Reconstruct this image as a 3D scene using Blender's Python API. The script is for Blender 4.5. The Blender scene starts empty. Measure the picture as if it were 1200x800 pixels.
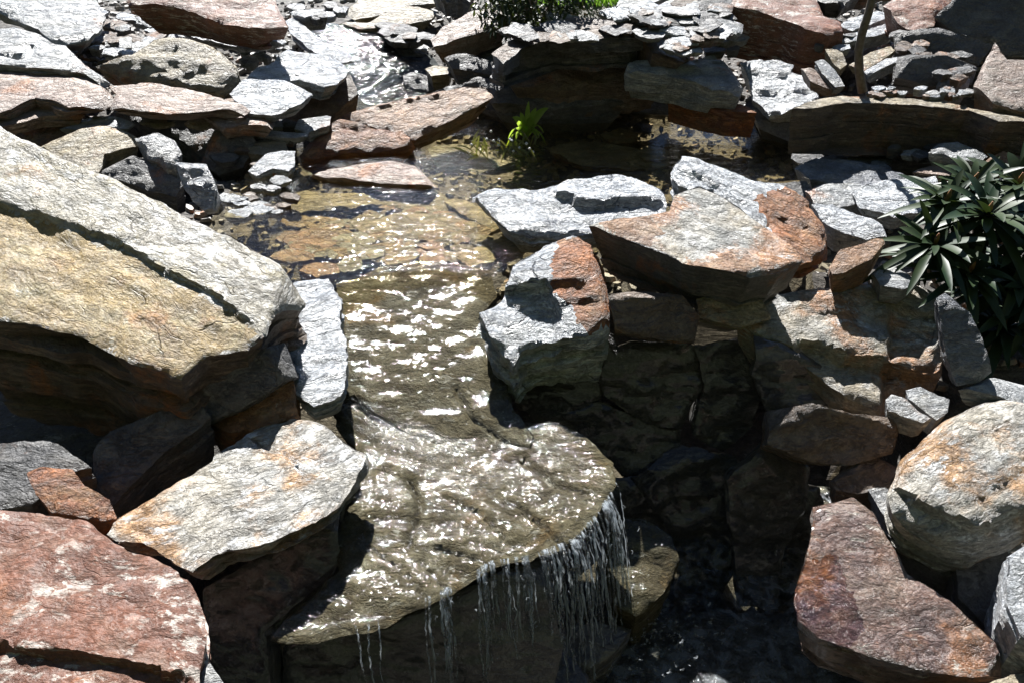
import bpy, math, random
import numpy as np
from mathutils import Vector, Matrix
from mathutils.geometry import delaunay_2d_cdt

random.seed(7)
scene = bpy.context.scene
COL = scene.collection

# ------------------------------------------------------------------ camera, sky, sun, exposure
CAM_H, PITCH, FPX, PW, PH = 1.3, math.radians(32), 942.0, 1200, 800
cam_data = bpy.data.cameras.new('camera')
cam_data.sensor_width = 36.0
cam_data.lens = 36.0 * FPX / PW
cam_data.clip_start, cam_data.clip_end = 0.02, 500
cam = bpy.data.objects.new('camera', cam_data)
COL.objects.link(cam)
cam.location = (0, 0, CAM_H)
cam.rotation_euler = (math.pi / 2 - PITCH, 0, 0)
scene.camera = cam

SUN_EL, SUN_AZ = math.radians(48), math.radians(-10)
SUN_DIR = Vector((math.sin(SUN_AZ) * math.cos(SUN_EL), math.cos(SUN_AZ) * math.cos(SUN_EL), math.sin(SUN_EL)))
world = bpy.data.worlds.new('World')
scene.world = world
world.use_nodes = True
wn = world.node_tree
sky = wn.nodes.new('ShaderNodeTexSky')
sky.sky_type = 'NISHITA'
sky.sun_disc = False
sky.sun_elevation = SUN_EL
sky.sun_rotation = SUN_AZ
sky.altitude = 1500
sky.air_density = 0.7
sky.dust_density = 0.3
bg = wn.nodes['Background']
bg.inputs['Strength'].default_value = 0.05
wn.links.new(sky.outputs[0], bg.inputs[0])
sun_data = bpy.data.lights.new('sun', 'SUN')
sun_data.energy = 5.0
sun_data.angle = math.radians(0.5)
sun_data.color = (1.0, 0.985, 0.96)
sun = bpy.data.objects.new('sun', sun_data)
COL.objects.link(sun)
sun.rotation_euler = (-SUN_DIR).to_track_quat('-Z', 'Y').to_euler()
sun.location = (0, 0, 10)
scene.view_settings.view_transform = 'Standard'
scene.view_settings.look = 'None'
scene.view_settings.exposure = 1.3
scene.view_settings.gamma = 1
scene.cycles.max_bounces = 8
scene.cycles.transparent_max_bounces = 16
scene.cycles.caustics_reflective = False
scene.cycles.caustics_refractive = False
scene.cycles.use_denoising = True

# ------------------------------------------------------------------ projection helpers
CP, SP = math.cos(PITCH), math.sin(PITCH)
CAM = np.array([0.0, 0.0, CAM_H])


def ray(u, v):
    u = np.asarray(u, float); v = np.asarray(v, float)
    a = (u - PW / 2) / FPX
    b = (PH / 2 - v) / FPX
    return np.stack([a, CP + b * SP, -SP + b * CP], -1)


def at_z(u, v, z):
    d = ray(u, v)
    return CAM + d * ((z - CAM_H) / d[..., 2])[..., None]


def at_y(u, v, y):
    d = ray(u, v)
    return CAM + d * (y / d[..., 1])[..., None]


def project(P):
    q = P - CAM
    zf = q[..., 1] * CP - q[..., 2] * SP
    yu = q[..., 1] * SP + q[..., 2] * CP
    return PW / 2 + FPX * q[..., 0] / zf, PH / 2 - FPX * yu / zf


# ------------------------------------------------------------------ noise
def _hash(ix, iy, iz, seed):
    h = (ix * 374761393 + iy * 668265263 + iz * 2147483647 + seed * 144665) & 0xFFFFFFFF
    h = ((h ^ (h >> 13)) * 1274126177) & 0xFFFFFFFF
    h = h ^ (h >> 16)
    return (h & 0xFFFFFF) / float(0xFFFFFF) * 2 - 1


def vnoise(P, seed=0):
    P = np.asarray(P, float)
    i = np.floor(P).astype(np.int64)
    f = P - i
    w = f * f * f * (f * (f * 6 - 15) + 10)
    out = 0
    for dx in (0, 1):
        wx = w[:, 0] if dx else 1 - w[:, 0]
        for dy in (0, 1):
            wy = w[:, 1] if dy else 1 - w[:, 1]
            for dz in (0, 1):
                wz = w[:, 2] if dz else 1 - w[:, 2]
                out = out + wx * wy * wz * _hash(i[:, 0] + dx, i[:, 1] + dy, i[:, 2] + dz, seed)
    return out


def fbm(P, octaves=4, seed=0, gain=0.5):
    P = np.asarray(P, float)
    a, s, tot = 1.0, 0, 0
    for o in range(octaves):
        s = s + a * vnoise(P + o * 17.3, seed + o * 101)
        tot += a
        P = P * 2.03
        a *= gain
    return s / tot


def sstep(x, a, b):
    t = np.clip((x - a) / (b - a), 0, 1)
    return t * t * (3 - 2 * t)


# ------------------------------------------------------------------ materials
class NT:
    def __init__(self, name):
        self.m = bpy.data.materials.new(name)
        self.m.use_nodes = True
        self.t = self.m.node_tree
        self.b = self.t.nodes['Principled BSDF']
        self.out = self.t.nodes['Material Output']

    def n(self, typ, **kw):
        nd = self.t.nodes.new(typ)
        for k, v in kw.items():
            setattr(nd, k, v)
        return nd

    def l(self, a, b):
        self.t.links.new(a, b)

    def val(self, sock, v):
        if hasattr(v, 'is_output'):
            self.l(v, sock)
        else:
            sock.default_value = v

    def math(self, op, a, b=0.0, c=None, clamp=False):
        nd = self.n('ShaderNodeMath', operation=op, use_clamp=clamp)
        self.val(nd.inputs[0], a); self.val(nd.inputs[1], b)
        if c is not None:
            self.val(nd.inputs[2], c)
        return nd.outputs[0]

    def vmath(self, op, a, b):
        nd = self.n('ShaderNodeVectorMath', operation=op)
        self.val(nd.inputs[0], a); self.val(nd.inputs[1], b)
        return nd.outputs[0]

    def noise(self, vec, scale, detail=5, rough=0.6, dist=0.0):
        nd = self.n('ShaderNodeTexNoise')
        self.l(vec, nd.inputs['Vector'])
        nd.inputs['Scale'].default_value = scale
        nd.inputs['Detail'].default_value = detail
        nd.inputs['Roughness'].default_value = rough
        nd.inputs['Distortion'].default_value = dist
        return nd.outputs['Fac']

    def ramp(self, x, a, b, lo=0.0, hi=1.0):
        nd = self.n('ShaderNodeMapRange', interpolation_type='SMOOTHSTEP')
        self.l(x, nd.inputs[0])
        for k, v in zip((1, 2, 3, 4), (a, b, lo, hi)):
            nd.inputs[k].default_value = v
        return nd.outputs[0]

    def mix(self, fac, a, b, blend='MIX'):
        nd = self.n('ShaderNodeMix', data_type='RGBA', blend_type=blend)
        self.val(nd.inputs[0], fac)
        for s, v in ((nd.inputs[6], a), (nd.inputs[7], b)):
            if hasattr(v, 'is_output'):
                self.l(v, s)
            else:
                s.default_value = (*v, 1) if len(v) == 3 else v
        return nd.outputs[2]


def rock_mat(name, c1, c2, c3, fleck=(.6, .59, .56), fleck_amt=.3, rust=(.30, .12, .04), rust_amt=.0,
             rough=.5, wet=0.0, bump=1.0, crack=.38, lich=0.0, spec=.75):
    N = NT(name)
    tc = N.n('ShaderNodeTexCoord').outputs['Object']
    rnd = N.n('ShaderNodeObjectInfo').outputs['Random']
    off = N.n('ShaderNodeCombineXYZ')
    for k, s in enumerate((53.0, 31.0, 17.0)):
        N.l(N.math('MULTIPLY', rnd, s), off.inputs[k])
    p0 = N.vmath('ADD', tc, off.outputs[0])
    wn_ = N.n('ShaderNodeTexNoise')
    N.l(p0, wn_.inputs['Vector'])
    wn_.inputs['Scale'].default_value = 5.0
    wn_.inputs['Detail'].default_value = 4
    warp = N.vmath('MULTIPLY', N.vmath('SUBTRACT', wn_.outputs['Color'], (.5, .5, .5)), (.09, .09, .03))
    p = N.vmath('ADD', p0, warp)
    pa = N.vmath('MULTIPLY', p, (1.0, 1.9, 7.0))
    n1 = N.noise(p, 4.5, 7, .62)
    n2 = N.noise(pa, 7.0, 9, .68)
    n3 = N.noise(p0, 110.0, 4, .7)
    n4 = N.noise(pa, 26.0, 6, .7)
    n5 = N.noise(p, 20.0, 6, .65)
    col = N.mix(N.ramp(n1, .36, .64), c1, c2)
    col = N.mix(N.ramp(n2, .46, .68), col, c3)
    if lich:
        col = N.mix(N.math('MULTIPLY', N.ramp(N.noise(p, 9.0, 7, .7), .52, .64), lich), col, (.36, .30, .15))
    if rust_amt:
        r = N.ramp(N.noise(p, 3.6, 7, .66), .62 - .25 * rust_amt, .74 - .25 * rust_amt)
        rv = N.mix(N.ramp(n5, .3, .7), rust, tuple(min(1, x * 1.4) for x in rust))
        col = N.mix(N.math('MULTIPLY', r, .9), col, rv)
    nf = N.noise(pa, 13.0, 10, .74)
    fl = N.math('MULTIPLY', N.ramp(nf, .66 - .15 * fleck_amt, .72 - .15 * fleck_amt), N.ramp(n1, .36, .58))
    col = N.mix(fl, col, fleck)
    # mineral grain
    g = N.ramp(n3, .25, .75, .62, 1.32)
    g2 = N.ramp(n5, .3, .72, .74, 1.22)
    gg = N.math('MULTIPLY', g, g2)
    gc = N.n('ShaderNodeCombineColor')
    gg = N.math('MULTIPLY', gg, .84)
    for k in range(3):
        N.l(gg, gc.inputs[k])
    col = N.mix(1.0, col, gc.outputs[0], 'MULTIPLY')
    # hairline cracks along the bedding
    vo = N.n('ShaderNodeTexVoronoi', feature='DISTANCE_TO_EDGE')
    N.l(N.vmath('MULTIPLY', N.vmath('ADD', p, warp), (1.0, 4.5, 5.0)), vo.inputs['Vector'])
    vo.inputs['Scale'].default_value = 3.2
    ck = N.math('MULTIPLY', N.ramp(vo.outputs['Distance'], 0.0, .020, 1.0, 0.0), N.ramp(N.noise(p0, 7.0, 4, .6), .50, .6))
    ck = N.math('MULTIPLY', ck, crack)
    col = N.mix(ck, col, tuple(x * .22 for x in c2))
    N.l(col, N.b.inputs['Base Color'])
    rr = N.math('ADD', N.math('MULTIPLY', n5, .28), rough - .14)
    N.l(N.math('SUBTRACT', rr, N.math('MULTIPLY', fl, .08)), N.b.inputs['Roughness'])
    N.b.inputs['Specular IOR Level'].default_value = spec
    if wet:
        N.b.inputs['Coat Weight'].default_value = wet
        N.b.inputs['Coat Roughness'].default_value = .14
    n6 = N.noise(pa, 10.0, 9, .66)
    flake = N.ramp(n6, .45, .55)
    flake2 = N.ramp(n6, .58, .62)
    h = N.math('ADD', N.math('MULTIPLY', n2, .5), N.math('MULTIPLY', n5, .8))
    h = N.math('ADD', h, N.math('MULTIPLY', flake, .30))
    h = N.math('ADD', h, N.math('MULTIPLY', flake2, .20))
    h = N.math('ADD', h, N.math('MULTIPLY', n3, .30))
    h = N.math('SUBTRACT', h, N.math('MULTIPLY', ck, .5))
    bp = N.n('ShaderNodeBump')
    bp.inputs['Strength'].default_value = .9 * bump
    bp.inputs['Distance'].default_value = .018
    N.l(h, bp.inputs['Height'])
    N.l(bp.outputs[0], N.b.inputs['Normal'])
    return N.m


M = {
    'grey': rock_mat('grey_schist', (.40, .41, .415), (.25, .265, .28), (.49, .485, .46), rust_amt=.12, fleck_amt=.7, rough=.37, spec=1.0),
    'white': rock_mat('silver_schist', (.58, .605, .635), (.36, .39, .435), (.64, .655, .665), fleck=(.76, .77, .78), fleck_amt=1.0, rough=.31, spec=1.0, bump=1.15, crack=.9),
    'tan': rock_mat('tan_schist', (.36, .29, .17), (.25, .21, .15), (.42, .37, .27), fleck=(.62, .60, .54), fleck_amt=.5, rust_amt=.25, rough=.46),
    'boulder': rock_mat('ochre_boulder', (.43, .385, .29), (.34, .31, .255), (.48, .46, .41), fleck=(.68, .67, .64), fleck_amt=.95, rust=(.30, .16, .06), rust_amt=.25, rough=.42, bump=.75, crack=.7, lich=.7),
    'mixed': rock_mat('streaked_schist', (.42, .35, .24), (.30, .30, .28), (.50, .47, .41), fleck=(.66, .65, .63), fleck_amt=.8, rust=(.36, .17, .07), rust_amt=.55, rough=.42),
    'ochre': rock_mat('ochre_weathered_face', (.40, .28, .105), (.31, .22, .105), (.44, .35, .19), fleck=(.62, .58, .46), fleck_amt=.45, rust=(.32, .16, .05), rust_amt=.3, rough=.48, bump=.75, crack=.6, lich=.6, spec=.6),
    'pale': rock_mat('pale_streaked_schist', (.46, .42, .345), (.33, .325, .305), (.54, .51, .45), fleck=(.74, .74, .73), fleck_amt=.9, rust=(.40, .22, .09), rust_amt=.62, rough=.38, spec=.9),
    'wetpurple': rock_mat('wet_purple_stone', (.12, .06, .055), (.07, .04, .05), (.18, .09, .06), fleck=(.4, .3, .3), fleck_amt=.4, rust=(.22, .08, .025), rust_amt=.4, rough=.16, wet=.8, bump=1.3),
    'amber': rock_mat('amber_streambed_stone', (.30, .20, .075), (.19, .12, .05), (.36, .28, .15), fleck_amt=.2, rough=.5, bump=1.1),
    'red': rock_mat('red_stone', (.215, .085, .047), (.165, .073, .047), (.23, .125, .08), fleck=(.56, .49, .43), fleck_amt=.9, rust=(.27, .11, .05), rust_amt=.2, rough=.52, bump=.6, crack=.35, spec=.45),
    'pink': rock_mat('pink_schist', (.34, .245, .19), (.26, .175, .135), (.42, .35, .29), fleck=(.6, .56, .5), fleck_amt=.45, rust_amt=.35, rough=.46),
    'rust': rock_mat('rusty_stone', (.36, .14, .035), (.21, .065, .02), (.38, .20, .08), fleck=(.5, .44, .36), fleck_amt=.3, rust=(.36, .12, .025), rust_amt=.6, rough=.5, bump=1.3),
    'orange': rock_mat('orange_stone', (.32, .165, .07), (.23, .115, .05), (.40, .26, .15), fleck=(.55, .47, .38), fleck_amt=.35, rust_amt=.25, rough=.5),
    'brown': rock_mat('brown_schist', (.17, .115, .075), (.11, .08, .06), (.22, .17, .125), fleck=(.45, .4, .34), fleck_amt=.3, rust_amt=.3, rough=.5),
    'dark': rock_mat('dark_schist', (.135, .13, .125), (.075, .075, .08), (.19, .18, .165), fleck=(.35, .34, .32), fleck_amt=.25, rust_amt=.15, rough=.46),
    'blue': rock_mat('blue_schist', (.19, .21, .24), (.12, .13, .16), (.27, .28, .30), fleck=(.5, .5, .5), fleck_amt=.4, rough=.42),
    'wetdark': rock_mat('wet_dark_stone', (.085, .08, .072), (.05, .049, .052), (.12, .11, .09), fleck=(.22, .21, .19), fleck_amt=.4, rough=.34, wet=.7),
    'wetred': rock_mat('wet_red_stone', (.21, .12, .085), (.13, .08, .07), (.27, .195, .15), fleck=(.5, .46, .4), fleck_amt=.6, rust=(.25, .11, .045), rust_amt=.25, rough=.3, wet=.5),
    'bed': rock_mat('streambed_slab', (.120, .103, .062), (.070, .058, .034), (.16, .146, .102), fleck=(.33, .32, .27), fleck_amt=.6, rust=(.13, .085, .035), rust_amt=.2, rough=.6, bump=.8, crack=.5, spec=.08),
    'sub': rock_mat('submerged_stone', (.30, .255, .15), (.15, .13, .08), (.40, .36, .25), fleck=(.40, .38, .32), fleck_amt=.4, rust=(.24, .13, .05), rust_amt=.3, rough=.5, bump=1.2),
    'wetolive': rock_mat('wet_olive_stone', (.12, .105, .065), (.07, .062, .045), (.17, .15, .11), fleck=(.3, .28, .24), fleck_amt=.3, rough=.36, wet=.5),
    'subred': rock_mat('submerged_red_stone', (.34, .19, .11), (.22, .13, .075), (.36, .27, .18), fleck_amt=.2, rough=.5, bump=1.1),
    'subgrey': rock_mat('submerged_grey_stone', (.31, .31, .25), (.17, .17, .135), (.38, .38, .31), fleck_amt=.3, rough=.5, bump=1.2),
}


def water_mat(name, tint, scale, strength, rough=.04, stretch=(1, 1, 1), dist=.02, foam=0.0, scale2=None, ior=1.33):
    N = NT(name)
    N.t.nodes.remove(N.b)
    tc = N.n('ShaderNodeTexCoord').outputs['Object']
    p = N.vmath('MULTIPLY', tc, stretch)
    a = N.noise(p, scale, 3, .55, .6)
    b = N.noise(p, (scale2 or scale * 3.1), 3, .6, .3)
    h = N.math('ADD', N.math('MULTIPLY', a, 1.0), N.math('MULTIPLY', b, .45))
    bp = N.n('ShaderNodeBump')
    bp.inputs['Strength'].default_value = strength
    bp.inputs['Distance'].default_value = dist
    N.l(h, bp.inputs['Height'])
    tr = N.n('ShaderNodeBsdfTransparent'); tr.inputs[0].default_value = (*tint, 1)
    gl = N.n('ShaderNodeBsdfGlossy'); gl.inputs['Roughness'].default_value = rough
    gl.inputs['Color'].default_value = (1, 1, 1, 1)
    N.l(bp.outputs[0], gl.inputs['Normal'])
    fr = N.n('ShaderNodeFresnel')   # same reflectance from both sides of the thin water sheet
    bk = N.n('ShaderNodeNewGeometry').outputs['Backfacing']
    N.l(N.math('ADD', N.math('MULTIPLY', bk, 1 / ior - ior), ior), fr.inputs['IOR'])
    N.l(bp.outputs[0], fr.inputs['Normal'])
    mx = N.n('ShaderNodeMixShader')
    N.l(fr.outputs[0], mx.inputs[0]); N.l(tr.outputs[0], mx.inputs[1]); N.l(gl.outputs[0], mx.inputs[2])
    res = mx.outputs[0]
    if foam:
        df = N.n('ShaderNodeBsdfTranslucent'); df.inputs[0].default_value = (.75, .8, .85, 1)
        dd = N.n('ShaderNodeBsdfDiffuse'); dd.inputs[0].default_value = (.75, .8, .85, 1)
        m1 = N.n('ShaderNodeMixShader'); m1.inputs[0].default_value = .5
        N.l(df.outputs[0], m1.inputs[1]); N.l(dd.outputs[0], m1.inputs[2])
        m2 = N.n('ShaderNodeMixShader')
        N.l(N.math('MULTIPLY', N.ramp(a, .40, .70), foam), m2.inputs[0])
        N.l(res, m2.inputs[1]); N.l(m1.outputs[0], m2.inputs[2])
        res = m2.outputs[0]
    N.l(res, N.out.inputs['Surface'])
    return N.m


W = {
    'pond': water_mat('pond_water', (.86, .79, .60), 9.0, .6, .04, (1, 2.6, 1), dist=.009),
    'film': water_mat('flowing_water', (.97, .97, .94), 38.0, 1.0, .04, (1.0, .85, 1), scale2=75, dist=.0050),
    'calm': water_mat('sliding_water', (.97, .97, .94), 50.0, 1.0, .04, (.9, .95, 1), scale2=85, dist=.0018),
    'chute': water_mat('chute_water', (.95, .95, .92), 40.0, 1.0, .06, (1.0, 1.0, 1), scale2=110, dist=.010),
    'rapid': water_mat('rapid_water', (.45, .49, .5), 13.0, 1.0, .045, foam=.0, dist=.016, scale2=28),
    'fall': water_mat('falling_water', (.9, .92, .93), 24.0, .9, .14, (2.2, 2.2, .35), foam=.6),
    'pool': water_mat('pool_water', (.8, .83, .8), 24.0, 1.0, .10, scale2=80, dist=.014, foam=.34),
}


def plain_mat(name, col, col2, rough=.5, scale=20, trans=0.0, spec=.5, bump=.2):
    N = NT(name)
    tc = N.n('ShaderNodeTexCoord').outputs['Object']
    n1 = N.noise(tc, scale, 5, .6)
    N.l(N.mix(N.ramp(n1, .35, .65), col, col2), N.b.inputs['Base Color'])
    N.b.inputs['Roughness'].default_value = rough
    N.b.inputs['Specular IOR Level'].default_value = spec
    bp = N.n('ShaderNodeBump'); bp.inputs['Strength'].default_value = bump; bp.inputs['Distance'].default_value = .004
    N.l(n1, bp.inputs['Height']); N.l(bp.outputs[0], N.b.inputs['Normal'])
    if trans:
        tl = N.n('ShaderNodeBsdfTranslucent'); tl.inputs[0].default_value = (col2[0] * 2.2, col2[1] * 2.2, col2[2] * 1.2, 1)
        mx = N.n('ShaderNodeMixShader'); mx.inputs[0].default_value = trans
        N.l(N.b.outputs[0], mx.inputs[1]); N.l(tl.outputs[0], mx.inputs[2])
        N.l(mx.outputs[0], N.out.inputs['Surface'])
    return N.m


M['rhodo'] = plain_mat('rhododendron_leaf', (.012, .030, .014), (.036, .056, .02), .45, 7, .08, .35)
M['stem'] = plain_mat('woody_stem', (.10, .075, .055), (.16, .13, .10), .7, 60)
M['bud'] = plain_mat('reddish_bud', (.25, .09, .04), (.30, .18, .07), .5, 60)
M['lily'] = plain_mat('bright_green_leaf', (.12, .23, .03), (.22, .31, .06), .4, 40, .55)
M['reed'] = plain_mat('water_grass', (.07, .10, .03), (.13, .13, .05), .45, 40, .2)
M['bush'] = plain_mat('bush_leaf', (.02, .04, .012), (.05, .07, .02), .5, 30, .15)
M['lawn'] = plain_mat('lawn_grass', (.10, .22, .03), (.16, .30, .05), .7, 8, .2)
M['soil'] = rock_mat('gravelly_ground', (.12, .10, .08), (.07, .06, .05), (.2, .18, .15), fleck=(.4, .38, .35), fleck_amt=.5, rough=.7, bump=1.5)


# ------------------------------------------------------------------ object helpers
def tag(o, label=None, cat=None, group=None, kind=None):
    if label: o['label'] = label
    if cat: o['category'] = cat
    if group: o['group'] = group
    if kind: o['kind'] = kind
    return o


def mesh_obj(name, verts, faces, mat, parent=None, smooth=True, sharp=None, matrix=None):
    me = bpy.data.meshes.new(name)
    me.from_pydata([tuple(v) for v in verts], [], [tuple(f) for f in faces])
    me.update()
    if smooth:
        me.polygons.foreach_set('use_smooth', [True] * len(me.polygons))
        if sharp is not None:
            me.set_sharp_from_angle(angle=sharp)
    me.materials.append(mat)
    o = bpy.data.objects.new(name, me)
    COL.objects.link(o)
    if matrix is not None:
        o.matrix_world = matrix
    if parent is not None:
        o.parent = parent
        if matrix is not None:
            o.matrix_parent_inverse = parent.matrix_world.inverted()
    return o


FOOT = []       # world points on rock tops, used to keep the ground below every rock
_seed = [100]


def resample(poly, step):
    out = []
    n = len(poly)
    for i in range(n):
        a, b = poly[i], poly[(i + 1) % n]
        L = np.linalg.norm(b - a)
        k = max(1, int(round(L / step)))
        for j in range(k):
            out.append(a + (b - a) * j / k)
    return np.array(out)


def inside(P, poly):
    x, y = P[:, 0], P[:, 1]
    r = np.zeros(len(P), bool)
    n = len(poly)
    for i in range(n):
        x1, y1 = poly[i]; x2, y2 = poly[(i + 1) % n]
        if y1 == y2: continue
        c = ((y1 > y) != (y2 > y)) & (x < (x2 - x1) * (y - y1) / (y2 - y1) + x1)
        r ^= c
    return r


def rock(mat, px, z, slope=(0, .15), t=.12, label=None, cat='rock', name='rock', group=None, parent=None, anchor=None,
         amp=.03, terr=.02, under=.25, grain=0, jag=.02, roundr=.12, dome=0.0, steps=(), cracks=(), spx=4.6,
         strat=.05, lean=(0, 0), seed=None, kind=None, register=True, ret_grid=False, facets=4, paint=(), side=None):
    """A stone whose upper face has the traced outline: it lies on its own tilted plane at height z, is solid and has layered sides."""
    _seed[0] += 1
    sd = seed if seed is not None else _seed[0]
    px = np.array(px, float)
    a, b = slope
    nrm = np.array([-a, -b, 1.0]); nrm /= np.linalg.norm(nrm)
    if anchor is None:
        anchor = px.mean(0)
    p0 = at_z(anchor[0], anchor[1], z)
    d = ray(px[:, 0], px[:, 1])
    den = d @ nrm
    tt = ((p0 - CAM) @ nrm) / den
    if (tt <= 0).any() or tt.max() > 14:
        print('BAD PLANE', label, tt.min(), tt.max())
        tt = np.clip(np.where(tt <= 0, 14, tt), .1, 14)
    Wp = CAM + d * tt[:, None]
    c = Wp.mean(0)
    g = math.radians(grain)
    e1 = np.array([math.cos(g), math.sin(g), 0.0]); e1 -= nrm * (e1 @ nrm); e1 /= np.linalg.norm(e1)
    e2 = np.cross(nrm, e1)
    L = np.stack([(Wp - c) @ e1, (Wp - c) @ e2], -1)
    dist = np.linalg.norm(c - CAM)
    area = .5 * abs(np.sum(L[:, 0] * np.roll(L[:, 1], -1) - L[:, 1] * np.roll(L[:, 0], -1)))
    if np.sum(L[:, 0] * np.roll(L[:, 1], -1) - L[:, 1] * np.roll(L[:, 0], -1)) < 0:
        L = L[::-1]
    size = math.sqrt(area) + 1e-6
    sp = max(spx * dist / FPX, size / 70)
    sp = min(sp, size / 6)
    O = resample(L, sp)
    # chipped outline
    tn = np.roll(O, -1, 0) - np.roll(O, 1, 0)
    tn /= np.linalg.norm(tn, axis=1)[:, None] + 1e-9
    on = np.stack([tn[:, 1], -tn[:, 0]], -1)
    Q = np.c_[O / size * 7, np.full(len(O), sd * 1.7)]
    jn = fbm(Q, 4, sd, .65)
    O = O + on * (jn * jag * size * 1.3)[:, None]
    mn, mx = O.min(0), O.max(0)
    gx, gy = np.meshgrid(np.arange(mn[0], mx[0], sp), np.arange(mn[1], mx[1], sp * .87))
    gx = gx + (np.arange(gx.shape[0]) % 2)[:, None] * sp * .5
    G = np.stack([gx.ravel(), gy.ravel()], -1)
    rs = np.random.RandomState(sd)
    G = G + rs.uniform(-.22, .22, G.shape) * sp
    G = G[inside(G, O)]
    if len(G):
        dm = np.full(len(G), 1e9)
        for k in range(0, len(O), 64):
            dm = np.minimum(dm, np.linalg.norm(G[:, None] - O[None, k:k + 64], axis=2).min(1))
        keep = dm > sp * .62
        G, dm = G[keep], dm[keep]
    else:
        dm = np.zeros(0)
    nO = len(O)
    P2 = np.concatenate([O, G]) if len(G) else O
    edges = [(i, (i + 1) % nO) for i in range(nO)]
    vo, eo, fo, _, _, _ = delaunay_2d_cdt([Vector(p) for p in P2], edges, [], 1, 1e-7)
    V2 = np.array([tuple(v) for v in vo])
    # boundary loop of the result
    cnt = {}
    for f in fo:
        for i in range(len(f)):
            e = (f[i], f[(i + 1) % len(f)])
            cnt[e] = 1
    nxt = {e[0]: e[1] for e in cnt if (e[1], e[0]) not in cnt}
    loop = []
    s0 = next(iter(nxt)); k = s0
    while True:
        loop.append(k); k = nxt.get(k)
        if k is None or k == s0 or len(loop) > len(nxt) + 2: break
    loop = np.array(loop)
    B = V2[loop]
    de = np.full(len(V2), 1e9)
    for k in range(0, len(B), 64):
        de = np.minimum(de, np.linalg.norm(V2[:, None] - B[None, k:k + 64], axis=2).min(1))
    S = size
    n3 = np.c_[V2 / S, np.full(len(V2), sd * .37)]
    h = amp * S * fbm(n3 * [1.6, 2.6, 1], 4, sd + 1) * 1.6
    if terr:
        q = fbm(n3 * [1.3, 2.6, 1], 3, sd + 2) * 1.3 + 3.0 * V2[:, 1] / S
        fl = np.floor(q)
        h += terr * S * (fl + sstep(q - fl, .42, .58)) * .5
    h += .006 * fbm(V2[:, [0, 1, 0]] * [16, 30, 0] + sd, 3, sd + 3)
    # finer flaky steps and flat chipped facets along the rim
    q2 = fbm(n3 * [3.0, 6.5, 1], 4, sd + 4) * 1.7 + 7.0 * V2[:, 1] / S
    f2 = np.floor(q2)
    h += min(terr, .03) * .22 * S * (f2 + sstep(q2 - f2, .40, .60)) * .5
    ang = rs.uniform(0, 6.283, facets)
    for th in ang:
        dr = np.array([math.cos(th), math.sin(th)])
        pr = V2 @ dr
        h = np.minimum(h, (pr.max() * rs.uniform(.80, .985) - pr) * rs.uniform(.3, 1.0))
    R = roundr * S * .45
    h -= np.clip(1 - de / R, 0, 1) ** 2 * R * .35
    if dome:
        h += dome * S * np.sqrt(np.clip(de / max(de.max(), 1e-6), 0, 1))
    Rm = np.stack([e1, e2, nrm], 1)
    Wv = c + np.c_[V2, np.zeros(len(V2))] @ Rm.T
    uu, vv = project(Wv)
    for line, hh in steps:
        ln = np.array(line, float)
        wob = 5 * fbm(np.c_[uu / 22, vv * 0, vv * 0 + sd], 3, sd + 9)
        dv = vv + wob - np.interp(uu, ln[:, 0], ln[:, 1])
        ok = (uu >= ln[0, 0]) & (uu <= ln[-1, 0])
        # fade the step out towards the ends of its line
        fade = np.clip(np.minimum(uu - ln[0, 0], ln[-1, 0] - uu) / (.12 * (ln[-1, 0] - ln[0, 0]) + 1), 0, 1)
        h -= np.where(ok, sstep(dv, -1.8, 1.8) * hh * fade, 0)
    for line, wpx, hh in cracks:
        ln = np.array(line, float)
        dd = np.full(len(uu), 1e9)
        for (x1, y1), (x2, y2) in zip(ln[:-1], ln[1:]):
            tx = np.clip(((uu - x1) * (x2 - x1) + (vv - y1) * (y2 - y1)) / ((x2 - x1) ** 2 + (y2 - y1) ** 2 + 1e-9), 0, 1)
            dd = np.minimum(dd, np.hypot(uu - x1 - tx * (x2 - x1), vv - y1 - tx * (y2 - y1)))
        h -= np.clip(1 - dd / wpx, 0, 1) * hh
    h = np.maximum(h, -t * .6)
    verts = [np.c_[V2, h]]
    faces = [tuple(f) for f in fo]
    # layered sides
    tp = t
    nl = int(np.clip(round(t / (sp * 2.2)), 3, 14))
    cuts = np.sort(np.concatenate([[0], rs.uniform(.06, .94, nl - 1), [1]]))
    ctr = B.mean(0)
    al = np.cumsum(np.linalg.norm(np.roll(B, -1, 0) - B, axis=1)) / S
    ln_dir = np.array(lean, float)
    if b < .95:   # sides drop plumb rather than square to the tilted top
        ln_dir = ln_dir + np.array([-e1[2], -e2[2]]) / nrm[2] * .85
    prev = loop
    base = len(V2)
    bt = np.roll(B, -1, 0) - np.roll(B, 1, 0)
    bt /= np.linalg.norm(bt, axis=1)[:, None] + 1e-9
    bn = np.stack([bt[:, 1], -bt[:, 0]], -1)
    hb = h[loop]
    nb = len(loop)
    rings = []
    for j in range(nl):
        off = strat * S * (rs.uniform(-1, .6) * .7 + vnoise(np.c_[B / S * 3.1, np.full(nb, j * 5.1 + sd)], sd + 5)
                           + .5 * vnoise(np.c_[B / S * 9.0, np.full(nb, j * 3.3 + sd)], sd + 6)) * .55
        for fr in (cuts[j] + .004, cuts[j + 1]):
            shr = 1 - under * fr ** 1.3
            xy = ctr + (B - ctr) * shr + bn * off[:, None] * min(1, fr * 6 + .25) + ln_dir * (t * fr)
            zz = hb * (1 - fr) - tp * fr + .012 * S * vnoise(np.c_[B / S * 5, np.full(nb, fr * 8)], sd + 7) * (fr < .99)
            rings.append(np.c_[xy, zz])
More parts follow.
